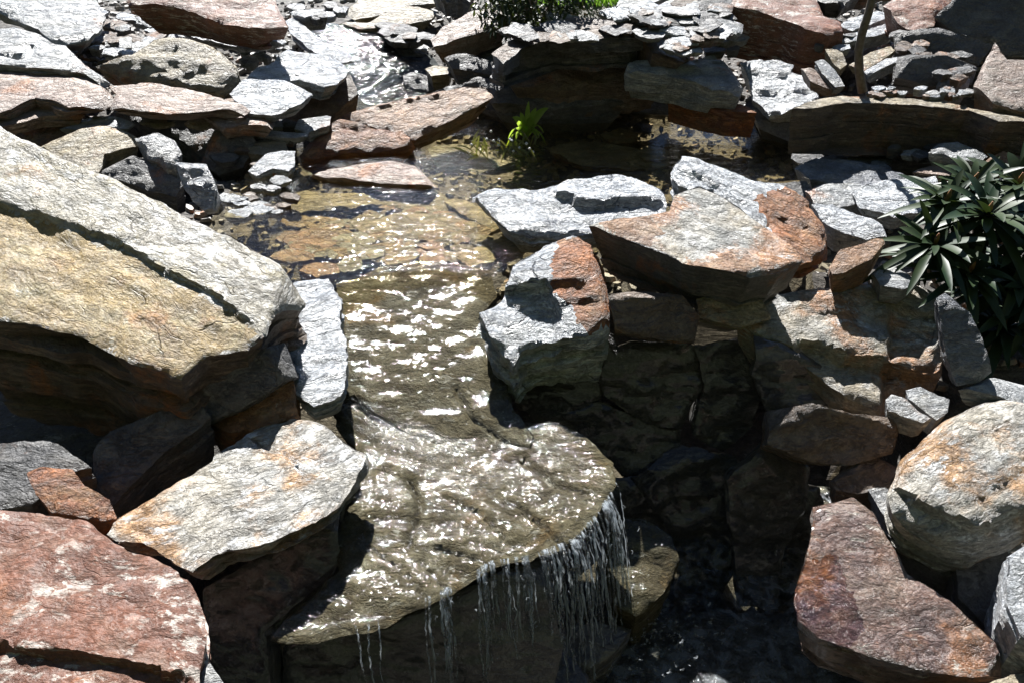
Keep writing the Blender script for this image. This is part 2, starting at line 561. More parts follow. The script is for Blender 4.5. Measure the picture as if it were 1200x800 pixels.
    for rg in rings:
        verts.append(rg)
        cur = np.arange(base, base + nb)
        base += nb
        for i in range(nb):
            i2 = (i + 1) % nb
            faces.append((prev[i2], prev[i], cur[i], cur[i2]))
        prev = cur
    verts.append(np.array([[*(ctr * 1.0 + ln_dir * t), -tp * 1.08]]))
    for i in range(nb):
        faces.append((prev[(i + 1) % nb], prev[i], base))
    VV = np.concatenate(verts)
    mw = Matrix(((e1[0], e2[0], nrm[0], c[0]), (e1[1], e2[1], nrm[1], c[1]), (e1[2], e2[2], nrm[2], c[2]), (0, 0, 0, 1)))
    if register:
        WW = c + VV @ Rm.T
        FOOT.append(WW)
    o = mesh_obj(name, VV, faces, M[mat] if isinstance(mat, str) else mat, parent, True, math.radians(38), mw)
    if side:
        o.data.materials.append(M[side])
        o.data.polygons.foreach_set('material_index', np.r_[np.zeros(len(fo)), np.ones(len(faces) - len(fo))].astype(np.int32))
    top_face = np.arange(len(faces)) < len(fo)
    for pm, ppoly in paint:
        me = o.data
        me.materials.append(M[pm])
        cen = np.array([p.center for p in me.polygons])
        cu, cv = project(c + cen @ Rm.T)
        w1 = 9 * fbm(np.c_[cu / 16, cv / 16, cu * 0 + sd], 4, sd + 11)
        w2 = 9 * fbm(np.c_[cu / 16, cv / 16, cu * 0 + sd + 9], 4, sd + 12)
        hit = inside(np.stack([cu + w1, cv + w2], -1), np.array(ppoly, float))
        idx = np.array([p.material_index for p in me.polygons])
        idx[hit & (top_face if side else True)] = len(me.materials) - 1
        me.polygons.foreach_set('material_index', idx.astype(np.int32))
    if parent is None:
        tag(o, label, cat, group, kind)
    elif label:
        o['label'] = label
    if ret_grid:
        return o, (c, Rm, V2, h, fo)
    return o


exec_rocks = True
# ROCKS_BEGIN
# ------------------------------------------------------------------ the stones of the left foreground
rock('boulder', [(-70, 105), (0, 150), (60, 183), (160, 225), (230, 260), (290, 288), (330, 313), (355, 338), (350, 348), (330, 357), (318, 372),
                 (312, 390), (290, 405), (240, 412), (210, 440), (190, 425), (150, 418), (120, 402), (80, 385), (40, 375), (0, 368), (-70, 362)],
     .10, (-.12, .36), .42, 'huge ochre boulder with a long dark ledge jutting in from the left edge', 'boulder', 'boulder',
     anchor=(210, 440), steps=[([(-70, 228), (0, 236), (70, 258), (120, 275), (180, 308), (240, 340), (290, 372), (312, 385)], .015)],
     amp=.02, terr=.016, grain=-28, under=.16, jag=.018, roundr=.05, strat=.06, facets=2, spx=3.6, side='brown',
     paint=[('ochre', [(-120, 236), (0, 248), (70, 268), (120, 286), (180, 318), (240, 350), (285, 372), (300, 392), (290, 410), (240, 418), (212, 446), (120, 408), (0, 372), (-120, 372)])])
rock('red', [(-60, 590), (30, 600), (100, 612), (120, 625), (150, 645), (175, 650), (200, 662), (225, 685), (238, 710), (241, 750), (232, 785), (226, 840), (-60, 860)],
     .02, (-.05, .12), .3, 'large flat brick red rock with white flecks in the bottom left corner', 'rock', anchor=(200, 662),
     steps=[([(-60, 748), (0, 755), (100, 768), (180, 782), (235, 790)], .02)], amp=.012, terr=.012, jag=.02, roundr=.03, grain=-8, facets=1)
rock('pale', [(123, 625), (160, 592), (200, 570), (250, 540), (290, 510), (340, 492), (370, 490), (400, 512), (425, 530), (415, 560), (400, 580), (370, 610),
               (300, 640), (255, 650), (225, 668), (210, 662), (180, 640)], -.12, (0, .1), .13,
     'pale orange and silver slab below the huge boulder with a crack across it', 'rock', anchor=(260, 590),
     cracks=[([(298, 515), (345, 540), (360, 560), (392, 582)], 4, .012)], amp=.025, terr=.025, grain=25, jag=.028, roundr=.05, under=.35, lean=(0, .1), strat=.09)
rock('orange', [(240, 478), (268, 455), (292, 438), (318, 418), (345, 447), (347, 487), (310, 500), (270, 506), (248, 496)], -.08, (.2, .7), .16,
     'blocky orange stone wedged under the tip of the huge boulder', 'rock', anchor=(347, 487), amp=.02, terr=.01, jag=.02, roundr=.07, under=.1)
rock('white', [(352, 322), (385, 330), (400, 350), (397, 375), (405, 405), (403, 445), (390, 455), (365, 463), (342, 447), (338, 410), (328, 390), (322, 372), (335, 345)],
     -.02, (0, .12), .16, 'silvery white rock with dark cross cracks left of the wet slab', 'rock', anchor=(390, 450),
     steps=[([(318, 384), (410, 370)], .006), ([(318, 422), (410, 408)], .010), ([(318, 448), (410, 430)], .008)], amp=.05, terr=.03, grain=15, jag=.05)
rock('rust', [(30, 552), (45, 545), (85, 550), (100, 570), (128, 585), (137, 606), (118, 610), (90, 605), (60, 600), (42, 578)], -.1, (-.2, .35), .1,
     'small red and white stone in the shade behind the flat red rock', 'rock', anchor=(85, 600), amp=.05, terr=.03)
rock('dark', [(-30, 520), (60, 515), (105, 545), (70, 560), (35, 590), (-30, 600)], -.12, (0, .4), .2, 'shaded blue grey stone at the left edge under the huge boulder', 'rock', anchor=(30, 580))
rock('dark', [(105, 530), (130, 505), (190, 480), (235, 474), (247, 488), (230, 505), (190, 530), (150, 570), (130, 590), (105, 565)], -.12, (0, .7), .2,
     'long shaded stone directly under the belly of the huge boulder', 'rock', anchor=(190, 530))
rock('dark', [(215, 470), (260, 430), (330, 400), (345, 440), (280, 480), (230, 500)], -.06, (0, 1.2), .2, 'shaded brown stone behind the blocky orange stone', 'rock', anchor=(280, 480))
rock('grey', [(236, 785), (246, 776), (262, 800), (262, 840), (228, 840)], -.05, (0, .2), .1, 'sliver of pale grey stone at the bottom edge beside the flat red rock', 'rock', anchor=(245, 800))
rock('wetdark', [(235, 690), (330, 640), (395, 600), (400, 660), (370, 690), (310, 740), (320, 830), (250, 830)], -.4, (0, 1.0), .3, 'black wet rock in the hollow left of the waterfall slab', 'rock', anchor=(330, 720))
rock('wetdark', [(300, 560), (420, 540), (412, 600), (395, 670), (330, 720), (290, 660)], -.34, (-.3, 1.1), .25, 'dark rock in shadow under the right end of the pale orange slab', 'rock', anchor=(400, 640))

# ------------------------------------------------------------------ the waterfall slabs
SLAB_U, gridU = rock('bed', [(392, 332), (450, 312), (520, 306), (575, 316), (582, 345), (560, 372), (578, 398), (592, 430), (600, 480), (625, 508), (612, 540), (560, 535),
                    (500, 520), (450, 490), (415, 462), (396, 470), (404, 400), (396, 350)], -.025, (.0, .28), .16, 'smooth olive slab under sliding water at the pond outlet', 'rock', 'stone_slab',
     anchor=(490, 320), cracks=[([(535, 455), (552, 490), (600, 520), (630, 530)], 5, .016)], amp=.014, terr=.0, jag=.012, roundr=.04, under=.1, facets=0, ret_grid=True)
SLAB_L, gridL = rock('bed', [(385, 470), (400, 455), (450, 480), (520, 512), (580, 525), (625, 500), (650, 494), (690, 514), (718, 542), (722, 570), (702, 602), (672, 635), (620, 655), (575, 660),
                    (530, 690), (480, 715), (430, 735), (370, 748), (314, 746), (345, 715), (372, 690), (396, 665), (394, 635), (404, 605), (412, 580), (424, 552), (420, 525), (400, 505)],
     -.282, (-.02, .10), .15, 'broad wet slab with a chipped lip where the water falls', 'rock', 'stone_slab', anchor=(560, 665),
     cracks=[([(505, 640), (560, 655), (575, 665)], 4, .012), ([(490, 655), (525, 690)], 3, .012), ([(430, 640), (470, 665), (500, 700)], 3, .012), ([(600, 590), (640, 620), (660, 640)], 4, .014), ([(520, 580), (560, 600), (600, 640)], 3, .012), ([(478, 560), (492, 590), (480, 640)], 5, .014), ([(612, 540), (650, 570), (690, 580)], 5, .012),
             ([(400, 500), (470, 540), (560, 570), (650, 640)], 12, .007)],
     amp=.022, terr=.012, jag=.022, roundr=.05, under=.35, lean=(0, .3), facets=0, ret_grid=True)
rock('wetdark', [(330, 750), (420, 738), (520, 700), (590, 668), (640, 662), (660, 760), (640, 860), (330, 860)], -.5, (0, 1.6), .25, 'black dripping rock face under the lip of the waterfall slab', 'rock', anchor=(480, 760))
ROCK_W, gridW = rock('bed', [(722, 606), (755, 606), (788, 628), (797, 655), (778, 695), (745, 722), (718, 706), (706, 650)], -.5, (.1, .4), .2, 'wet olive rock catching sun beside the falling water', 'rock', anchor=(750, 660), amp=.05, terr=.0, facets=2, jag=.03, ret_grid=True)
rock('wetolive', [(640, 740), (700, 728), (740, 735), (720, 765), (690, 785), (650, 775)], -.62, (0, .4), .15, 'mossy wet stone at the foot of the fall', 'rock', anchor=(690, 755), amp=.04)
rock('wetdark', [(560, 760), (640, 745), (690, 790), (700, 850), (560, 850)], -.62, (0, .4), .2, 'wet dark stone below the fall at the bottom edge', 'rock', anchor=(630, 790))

# ------------------------------------------------------------------ the stones right of the slab
rock('white', [(553, 220), (580, 222), (640, 223), (665, 212), (720, 205), (755, 210), (778, 228), (782, 250), (760, 257), (700, 263), (650, 271), (620, 273), (595, 268), (575, 250)],
     .08, (.04, .25), .12, 'low silvery white rock with a pointed left end at the pond edge', 'rock', anchor=(650, 268),
     steps=[([(640, 228), (690, 238), (760, 236), (785, 236)], .03)], amp=.04, terr=.03, jag=.015, under=.2)
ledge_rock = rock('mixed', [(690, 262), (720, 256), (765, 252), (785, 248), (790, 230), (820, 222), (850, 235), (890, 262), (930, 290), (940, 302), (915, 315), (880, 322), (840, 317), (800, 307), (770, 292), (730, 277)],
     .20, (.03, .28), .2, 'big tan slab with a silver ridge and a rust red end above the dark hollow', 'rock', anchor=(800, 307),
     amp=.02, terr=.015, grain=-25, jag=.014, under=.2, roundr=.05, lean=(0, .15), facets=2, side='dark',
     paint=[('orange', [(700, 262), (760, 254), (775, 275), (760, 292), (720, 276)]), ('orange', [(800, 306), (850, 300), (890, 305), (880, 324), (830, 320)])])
rock('white', [(785, 200), (800, 184), (835, 192), (880, 211), (918, 222), (947, 240), (966, 270), (972, 292), (952, 303), (922, 308), (904, 290), (880, 266), (855, 243), (838, 218), (815, 224), (795, 214)],
     .31, (-.08, .36), .14, None, name='ridge', parent=ledge_rock, anchor=(800, 190), amp=.04, terr=.05, grain=-35, jag=.03, strat=.1,
     paint=[('rust', [(886, 228), (925, 222), (960, 235), (1000, 290), (975, 330), (915, 330), (908, 290), (900, 262)])])
knob = rock('white', [(562, 366), (590, 342), (604, 312), (640, 282), (672, 273), (692, 290), (706, 315), (712, 345), (716, 380), (690, 388), (660, 392), (640, 392), (612, 402), (600, 418), (575, 392)],
     .0, (.05, .48), .22, 'knobbly silver rock with a rusty patch overhanging the sliding water', 'rock', anchor=(600, 400),
     steps=[([(560, 340), (606, 335), (640, 330), (660, 372)], .03)], amp=.06, terr=.05, jag=.03, under=.15, strat=.1,
     paint=[('rust', [(654, 284), (680, 272), (704, 300), (716, 345), (720, 384), (690, 392), (668, 366), (648, 345), (642, 312)])])
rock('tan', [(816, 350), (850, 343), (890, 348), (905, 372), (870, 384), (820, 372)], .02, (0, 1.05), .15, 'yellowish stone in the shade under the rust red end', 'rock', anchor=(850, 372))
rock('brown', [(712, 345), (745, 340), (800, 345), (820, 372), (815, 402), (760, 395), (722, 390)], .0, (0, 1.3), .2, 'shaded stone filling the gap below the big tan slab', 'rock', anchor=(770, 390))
rock('mixed', [(868, 372), (900, 345), (960, 338), (1035, 335), (1062, 333), (1097, 345), (1103, 372), (1110, 430), (1092, 460), (1060, 472), (1040, 470), (1000, 452), (960, 425), (930, 402), (895, 392)],
     -.10, (-.08, .42), .25, 'broad ochre rock half in shade left of the leaning blue grey stone', 'rock', anchor=(1000, 440),
     steps=[([(930, 395), (960, 400), (1000, 415), (1050, 425), (1110, 440)], .05), ([(1040, 360), (1075, 372), (1105, 372)], .03)], amp=.05, terr=.04, jag=.015, under=.2, lean=(0, .1))
rock('blue', [(1097, 350), (1108, 343), (1138, 368), (1152, 400), (1164, 435), (1150, 447), (1122, 452), (1108, 410)], -.02, (.5, 1.2), .12,
     'blue grey stone leaning upright beside the dark green shrub', 'rock', anchor=(1130, 440), amp=.03)
rock('orange', [(972, 312), (985, 292), (1010, 286), (1036, 276), (1038, 283), (1022, 303), (990, 318), (976, 320)], .12, (.15, .4), .1, 'thin orange wedge of stone right of the rust red end', 'rock', anchor=(990, 316), amp=.03)
rock('grey', [(1022, 318), (1045, 312), (1078, 328), (1060, 338), (1032, 334)], .08, (0, .1), .07, 'flat grey stone tucked under the dark green shrub', 'rock')
rock('grey', [(1038, 468), (1045, 461), (1062, 467), (1075, 480), (1092, 490), (1082, 494), (1060, 487), (1040, 479)], -.12, (.2, .4), .07, 'lower of two tilted grey flakes above the round boulder', 'rock')
rock('grey', [(1062, 455), (1078, 453), (1100, 463), (1113, 467), (1111, 482), (1098, 492), (1080, 478), (1064, 466)], -.11, (.2, .4), .07, 'upper of two tilted grey flakes above the round boulder', 'rock')
rock('grey', [(1125, 453), (1145, 446), (1160, 440), (1200, 450), (1250, 462), (1230, 482), (1200, 473), (1170, 463)], -.05, (.05, .2), .06, 'flat grey stone under the shrub at the right edge', 'rock', anchor=(1180, 465))
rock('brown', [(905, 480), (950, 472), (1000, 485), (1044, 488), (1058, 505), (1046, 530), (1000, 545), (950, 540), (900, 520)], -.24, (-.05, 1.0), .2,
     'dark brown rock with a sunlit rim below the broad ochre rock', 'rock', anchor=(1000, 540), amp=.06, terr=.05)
rock('brown', [(973, 562), (1000, 541), (1030, 535), (1052, 546), (1042, 570), (1005, 578), (980, 573)], -.3, (0, .5), .1, 'small reddish brown stone touching the left of the round boulder', 'rock', anchor=(1005, 575), amp=.05, terr=.04, grain=25)
rock('pale', [(1040, 578), (1058, 538), (1083, 515), (1108, 490), (1150, 470), (1180, 466), (1240, 480), (1250, 560), (1240, 605), (1190, 628), (1150, 640), (1110, 632), (1070, 615), (1046, 600)],
     -.24, (.05, .45), .22, 'round pale boulder with orange streaks at the right edge', 'boulder', 'boulder', anchor=(1100, 630),
     steps=[([(1040, 565), (1090, 600), (1140, 622), (1200, 600), (1240, 590)], .03)], amp=.04, terr=.025, dome=.1, jag=.012, roundr=.16, grain=25, lean=(0, .05), under=.35)
rock('grey', [(1018, 572), (1040, 570), (1050, 600), (1075, 618), (1095, 640), (1060, 625), (1035, 600)], -.32, (0, .3), .06, 'thin grey flake sticking out under the round boulder', 'rock')
rock('wetred', [(955, 592), (1000, 583), (1022, 602), (1045, 640), (1062, 672), (1112, 702), (1168, 750), (1182, 786), (1140, 792), (1090, 786), (1030, 771), (960, 746), (936, 725), (933, 690), (945, 650)],
     -.42, (.05, .35), .16, 'wet purple red slab leaning in the lower right with a glossy left side', 'rock', 'stone_slab', anchor=(1030, 771), amp=.02, terr=.012, jag=.012, roundr=.06, under=.2,
     paint=[('wetpurple', [(925, 690), (945, 655), (975, 650), (1000, 690), (1012, 740), (985, 760), (930, 735)])])
rock('white', [(1180, 652), (1205, 636), (1240, 630), (1240, 770), (1198, 745), (1182, 705)], -.3, (0, .5), .2, 'pale grey rock cut by the right edge below the round boulder', 'rock', anchor=(1200, 740))
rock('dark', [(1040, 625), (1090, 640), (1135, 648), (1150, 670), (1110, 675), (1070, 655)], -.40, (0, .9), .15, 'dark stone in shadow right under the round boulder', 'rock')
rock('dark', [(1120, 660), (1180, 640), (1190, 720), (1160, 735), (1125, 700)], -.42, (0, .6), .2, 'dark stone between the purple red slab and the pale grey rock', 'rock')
rock('tan', [(1150, 802), (1185, 790), (1240, 786), (1240, 840), (1150, 840)], -.42, (0, .2), .1, 'sliver of ochre stone in the bottom right corner', 'rock', anchor=(1190, 800))

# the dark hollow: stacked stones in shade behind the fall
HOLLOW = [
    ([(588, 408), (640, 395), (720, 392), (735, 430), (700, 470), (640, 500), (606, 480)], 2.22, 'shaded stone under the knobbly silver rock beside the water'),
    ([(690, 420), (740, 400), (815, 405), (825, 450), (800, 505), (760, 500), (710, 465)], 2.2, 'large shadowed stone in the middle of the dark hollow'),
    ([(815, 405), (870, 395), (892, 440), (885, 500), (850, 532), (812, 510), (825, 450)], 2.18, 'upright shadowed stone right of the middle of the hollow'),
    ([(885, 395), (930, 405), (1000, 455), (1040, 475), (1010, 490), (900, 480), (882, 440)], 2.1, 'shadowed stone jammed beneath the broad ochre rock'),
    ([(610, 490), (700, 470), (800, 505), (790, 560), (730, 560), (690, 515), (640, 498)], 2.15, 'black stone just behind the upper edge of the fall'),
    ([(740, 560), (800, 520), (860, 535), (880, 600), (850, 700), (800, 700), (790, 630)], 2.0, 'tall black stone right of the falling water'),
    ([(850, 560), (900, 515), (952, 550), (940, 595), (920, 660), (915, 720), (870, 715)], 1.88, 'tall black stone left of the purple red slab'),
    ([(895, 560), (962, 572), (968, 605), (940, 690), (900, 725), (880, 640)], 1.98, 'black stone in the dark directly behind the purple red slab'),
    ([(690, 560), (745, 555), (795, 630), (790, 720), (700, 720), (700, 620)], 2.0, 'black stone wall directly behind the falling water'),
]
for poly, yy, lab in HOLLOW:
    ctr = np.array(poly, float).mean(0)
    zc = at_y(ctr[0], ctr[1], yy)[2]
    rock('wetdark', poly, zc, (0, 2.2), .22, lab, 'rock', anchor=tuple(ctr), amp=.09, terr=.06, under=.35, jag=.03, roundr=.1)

# ------------------------------------------------------------------ left bank
rock('grey', [(-40, -40), (125, -40), (112, 0), (122, 20), (118, 30), (100, 40), (62, 42), (0, 7), (-40, -8)], .46, (-.05, .2), .14, 'wide pale grey slab in the top left corner', 'rock', anchor=(62, 42), amp=.02, jag=.02)
rock('grey', [(-40, 40), (0, 37), (20, 34), (70, 45), (85, 62), (105, 78), (126, 90), (118, 95), (100, 84), (70, 80), (30, 77), (-40, 70)], .36, (-.05, .2), .09, 'grey slab with a small hole below the wide top left slab', 'rock', anchor=(70, 80),
     cracks=[([(28, 57), (38, 57)], 3, .03), ([(0, 63), (25, 68)], 3, .03)], amp=.02)
rock('pink', [(-40, 88), (0, 85), (60, 82), (80, 81), (105, 88), (122, 97), (135, 111), (120, 119), (95, 122), (80, 124), (65, 119), (40, 114), (0, 130), (-40, 135)], .27, (-.03, .14), .07, 'wide dusty red slab near the left edge', 'rock', anchor=(90, 122), amp=.015)
rock('pink', [(-40, 150), (-10, 135), (10, 127), (40, 116), (65, 120), (101, 131), (98, 135), (50, 135), (25, 142), (0, 147)], .22, (-.03, .12), .06, 'pale orange slab lapping under the wide dusty red slab', 'rock', anchor=(50, 133), amp=.015)
rock('pink', [(127, 100), (175, 98), (215, 104), (250, 112), (292, 122), (285, 127), (260, 125), (225, 130), (198, 131), (165, 128), (128, 122), (136, 111)], .25, (-.03, .12), .06, 'long pale pink slab in front of the ochre lump', 'rock', anchor=(198, 131), amp=.015)
rock('tan', [(110, 76), (140, 70), (160, 64), (180, 48), (200, 45), (225, 43), (245, 50), (262, 60), (275, 75), (278, 88), (270, 99), (260, 107), (235, 105), (205, 100), (170, 94), (140, 90), (125, 82)],
     .26, (.05, .6), .13, 'rounded ochre lump of layered stone on the left bank', 'boulder', 'boulder', anchor=(235, 105), amp=.05, terr=.05, dome=.05, roundr=.15)
rock('red', [(130, -30), (318, -30), (325, 5), (337, 30), (310, 31), (280, 28), (240, 18), (215, 8), (150, 3)], .50, (-.05, .3), .16, 'dark red slab overhanging at the top edge', 'rock', anchor=(310, 31), amp=.04, terr=.03, under=.3)
rock('white', [(203, 28), (218, 23), (270, 35), (325, 50), (336, 50), (300, 53), (290, 55), (250, 47), (225, 42), (206, 35)], .37, (-.03, .15), .05, 'long white slab between the dark red slab and the ochre lump', 'rock', amp=.02)
rock('white', [(255, 28), (300, 33), (335, 45), (330, 49), (290, 40)], .40, (-.03, .15), .04, 'thin white slab lying on the long white slab', 'rock', amp=.02)
rock('white', [(338, 61), (370, 66), (404, 72), (408, 82), (395, 96), (380, 99), (350, 91), (310, 95), (285, 91), (290, 78), (315, 77)], .27, (0, .15), .1, 'broad white layered slab left of the sparkling inlet', 'rock', anchor=(380, 98), amp=.02, terr=.03)
rock('white', [(285, 97), (340, 92), (366, 108), (352, 120), (320, 130), (290, 128), (268, 110)], .23, (0, .2), .07, 'white layered slab just below the broad one by the inlet', 'rock', anchor=(320, 130), amp=.03, terr=.04)
rock('white', [(332, 22), (345, 22), (375, 45), (405, 55), (415, 68), (400, 70), (370, 60), (340, 40)], .29, (0, .2), .06, 'bright white stone at the head of the sparkling inlet', 'rock', amp=.03)
rock('pink', [(228, 130), (260, 127), (300, 128), (319, 139), (318, 147), (285, 144), (258, 149), (245, 139)], .19, (0, .15), .07, 'small pale pink slab under the long pink slab', 'rock', amp=.02)
rock('grey', [(70, 151), (115, 134), (158, 143), (150, 150), (125, 152), (100, 152)], .17, (0, .15), .04, 'thin pale grey slab on top of the yellow grey rock', 'rock', amp=.02)
rock('tan', [(45, 170), (92, 152), (130, 150), (160, 159), (160, 168), (140, 175), (122, 180), (112, 202), (90, 194)], .12, (-.05, .3), .14, 'yellow grey layered rock rising behind the huge boulder', 'rock', anchor=(140, 175), amp=.04, terr=.05, grain=25)
rock('grey', [(158, 163), (185, 155), (205, 165), (213, 180), (206, 196), (195, 200), (188, 192), (172, 186)], .08, (.05, .6), .14, 'rounded grey knob of stone left of the white crusted block', 'rock', anchor=(190, 195), amp=.05, dome=.1)
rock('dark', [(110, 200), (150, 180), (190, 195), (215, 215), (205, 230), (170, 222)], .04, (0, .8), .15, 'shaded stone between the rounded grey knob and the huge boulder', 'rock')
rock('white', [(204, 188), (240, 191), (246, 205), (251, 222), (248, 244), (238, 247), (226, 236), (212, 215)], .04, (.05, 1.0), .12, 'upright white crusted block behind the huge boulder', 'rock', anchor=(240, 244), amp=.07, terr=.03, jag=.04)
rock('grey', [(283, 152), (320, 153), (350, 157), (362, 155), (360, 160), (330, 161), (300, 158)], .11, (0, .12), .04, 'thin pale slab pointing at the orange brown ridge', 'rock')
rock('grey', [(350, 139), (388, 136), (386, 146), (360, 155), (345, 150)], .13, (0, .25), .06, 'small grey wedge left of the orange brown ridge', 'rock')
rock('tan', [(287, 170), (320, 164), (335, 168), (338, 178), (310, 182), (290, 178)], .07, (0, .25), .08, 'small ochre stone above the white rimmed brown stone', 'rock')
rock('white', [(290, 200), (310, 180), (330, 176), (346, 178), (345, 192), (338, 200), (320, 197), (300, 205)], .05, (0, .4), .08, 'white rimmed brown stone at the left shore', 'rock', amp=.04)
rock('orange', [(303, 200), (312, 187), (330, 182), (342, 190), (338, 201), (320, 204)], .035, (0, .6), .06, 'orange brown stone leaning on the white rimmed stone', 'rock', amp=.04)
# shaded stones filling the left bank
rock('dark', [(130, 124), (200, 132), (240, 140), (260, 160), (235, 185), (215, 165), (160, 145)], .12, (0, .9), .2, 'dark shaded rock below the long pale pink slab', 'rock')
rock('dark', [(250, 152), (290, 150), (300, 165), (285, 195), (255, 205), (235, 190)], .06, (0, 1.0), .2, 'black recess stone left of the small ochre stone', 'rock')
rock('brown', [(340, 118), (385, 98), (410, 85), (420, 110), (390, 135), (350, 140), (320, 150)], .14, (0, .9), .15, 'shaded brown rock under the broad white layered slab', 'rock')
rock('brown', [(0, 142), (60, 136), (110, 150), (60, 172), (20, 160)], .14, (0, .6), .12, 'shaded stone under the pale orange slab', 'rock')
# the ridge stones and the flat pond stone
rock('orange', [(388, 138), (430, 127), (470, 118), (510, 110), (550, 103), (569, 103), (578, 112), (560, 123), (520, 141), (485, 158), (455, 152), (420, 146)], .06, (.05, .4), .12, 'long orange brown ridge of stone pointing right over the pond', 'rock', anchor=(485, 158), amp=.03, terr=.05, grain=18, under=.3)
rock('rust', [(347, 181), (370, 152), (400, 141), (440, 150), (472, 153), (486, 168), (440, 176), (400, 180), (350, 190)], .02, (0, .6), .1, 'lower brown ridge stone leaning against the long orange one', 'rock', anchor=(400, 180), amp=.05, terr=.05, grain=12)
rock('pink', [(362, 201), (400, 195), (455, 187), (490, 195), (514, 212), (500, 216), (450, 213), (390, 207), (370, 205)], .03, (0, .12), .06, 'flat pinkish white stone lying half in the pond', 'rock', amp=.02, terr=.015)

# ------------------------------------------------------------------ the inlet and the back bank
rock('tan', [(395, 23), (430, 26), (455, 13), (480, 5), (512, 15), (506, 22), (470, 28), (420, 32)], .285, (0, .25), .08, 'pale ochre rock hanging over the far side of the inlet', 'rock', anchor=(470, 28), amp=.04)
rock('tan', [(405, 12), (425, -5), (500, -12), (520, 2), (480, 4), (440, 16), (415, 20)], .34, (0, .15), .08, 'pale rock behind the inlet at the top edge', 'rock', amp=.04)
rock('grey', [(345, 18), (365, 10), (385, 12), (382, 20), (360, 22)], .38, (0, .2), .08, 'small white topped stone above the inlet head', 'rock')
rock('pink', [(504, 44), (520, 30), (545, 20), (575, 8), (598, 24), (575, 33), (540, 45), (508, 51)], .33, (.05, .35), .13, 'speckled brown rock dappled by the bush above', 'rock', anchor=(508, 50), amp=.05, terr=.03)
rock('grey', [(460, 54), (480, 49), (503, 54), (500, 58), (470, 58)], .175, (0, .15), .05, 'small pale stone alone on the far side of the inlet', 'rock')
rock('tan', [(498, 80), (512, 77), (531, 79), (528, 86), (505, 88)], .13, (0, .15), .1, 'pale topped block where the inlet meets the pond', 'rock')
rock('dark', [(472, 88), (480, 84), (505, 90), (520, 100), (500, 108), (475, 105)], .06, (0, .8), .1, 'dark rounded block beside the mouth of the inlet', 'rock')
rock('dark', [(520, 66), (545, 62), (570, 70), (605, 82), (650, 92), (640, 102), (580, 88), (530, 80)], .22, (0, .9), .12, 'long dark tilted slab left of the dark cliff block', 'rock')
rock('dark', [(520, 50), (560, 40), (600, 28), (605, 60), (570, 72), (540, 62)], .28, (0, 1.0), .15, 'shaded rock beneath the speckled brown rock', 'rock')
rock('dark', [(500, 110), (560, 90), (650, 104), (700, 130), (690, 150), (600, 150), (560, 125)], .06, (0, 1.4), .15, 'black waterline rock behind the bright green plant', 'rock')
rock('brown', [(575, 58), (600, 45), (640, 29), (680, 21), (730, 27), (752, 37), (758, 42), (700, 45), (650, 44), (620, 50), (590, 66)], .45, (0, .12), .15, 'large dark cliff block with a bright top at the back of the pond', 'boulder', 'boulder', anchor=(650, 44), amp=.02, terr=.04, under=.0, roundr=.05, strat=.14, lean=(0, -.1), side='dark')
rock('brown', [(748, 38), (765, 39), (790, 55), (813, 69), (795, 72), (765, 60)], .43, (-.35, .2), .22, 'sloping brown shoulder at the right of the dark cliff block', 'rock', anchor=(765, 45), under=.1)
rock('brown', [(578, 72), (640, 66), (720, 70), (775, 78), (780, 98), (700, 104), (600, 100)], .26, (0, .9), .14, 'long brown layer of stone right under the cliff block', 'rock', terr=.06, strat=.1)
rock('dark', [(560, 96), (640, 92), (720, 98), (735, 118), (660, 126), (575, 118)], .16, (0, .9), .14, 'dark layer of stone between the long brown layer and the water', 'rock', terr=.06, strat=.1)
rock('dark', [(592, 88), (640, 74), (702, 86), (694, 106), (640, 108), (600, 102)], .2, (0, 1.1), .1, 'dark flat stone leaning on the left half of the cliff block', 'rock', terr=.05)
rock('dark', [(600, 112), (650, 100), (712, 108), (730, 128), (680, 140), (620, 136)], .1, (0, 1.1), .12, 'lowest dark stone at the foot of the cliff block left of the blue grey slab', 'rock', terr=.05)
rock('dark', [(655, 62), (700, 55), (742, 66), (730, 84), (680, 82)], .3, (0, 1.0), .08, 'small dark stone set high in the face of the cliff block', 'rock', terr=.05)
rock('blue', [(700, 100), (735, 92), (790, 105), (788, 135), (745, 130), (712, 118)], .1, (0, 1.4), .15, 'blue grey slab leaning at the foot of the cliff block', 'rock')
rock('grey', [(732, 82), (740, 73), (770, 70), (810, 71), (840, 69), (860, 77), (874, 95), (868, 104), (835, 102), (790, 90), (760, 86)], .30, (0, .25), .14, 'rounded grey rock with a white top left of the layered white slab', 'rock', anchor=(780, 88), amp=.05, terr=.04, under=.1)
rock('rust', [(784, 113), (820, 114), (870, 121), (887, 132), (850, 130), (815, 122)], .17, (0, .12), .13, 'rusty brown block just above the water at the back', 'rock', amp=.01, terr=.005, under=.05, jag=.008)
rock('white', [(868, 69), (900, 72), (930, 78), (926, 85), (940, 88), (955, 100), (960, 112), (955, 119), (930, 121), (905, 123), (898, 115), (885, 105), (880, 90)], .22, (0, .3), .12, 'white layered slab with dark steps beside the red brown boulder', 'rock', anchor=(930, 121),
     steps=[([(868, 84), (930, 88)], .02), ([(868, 103), (960, 103)], .02)], amp=.02, terr=.05)
rock('red', [(856, 4), (870, -15), (950, -18), (958, 2), (966, 15), (986, 22), (989, 32), (975, 36), (945, 31), (922, 20), (890, 11), (868, 8)], .50, (-.05, .2), .26, 'big red brown boulder with a sunlit pink top at the top edge', 'boulder', 'boulder', anchor=(945, 31), amp=.02, under=.08, strat=.1)
rock('dark', [(900, 62), (960, 50), (1000, 45), (1030, 50), (1010, 62), (965, 78), (930, 76)], .3, (0, .9), .15, 'shaded stone beneath the big red brown boulder', 'rock')
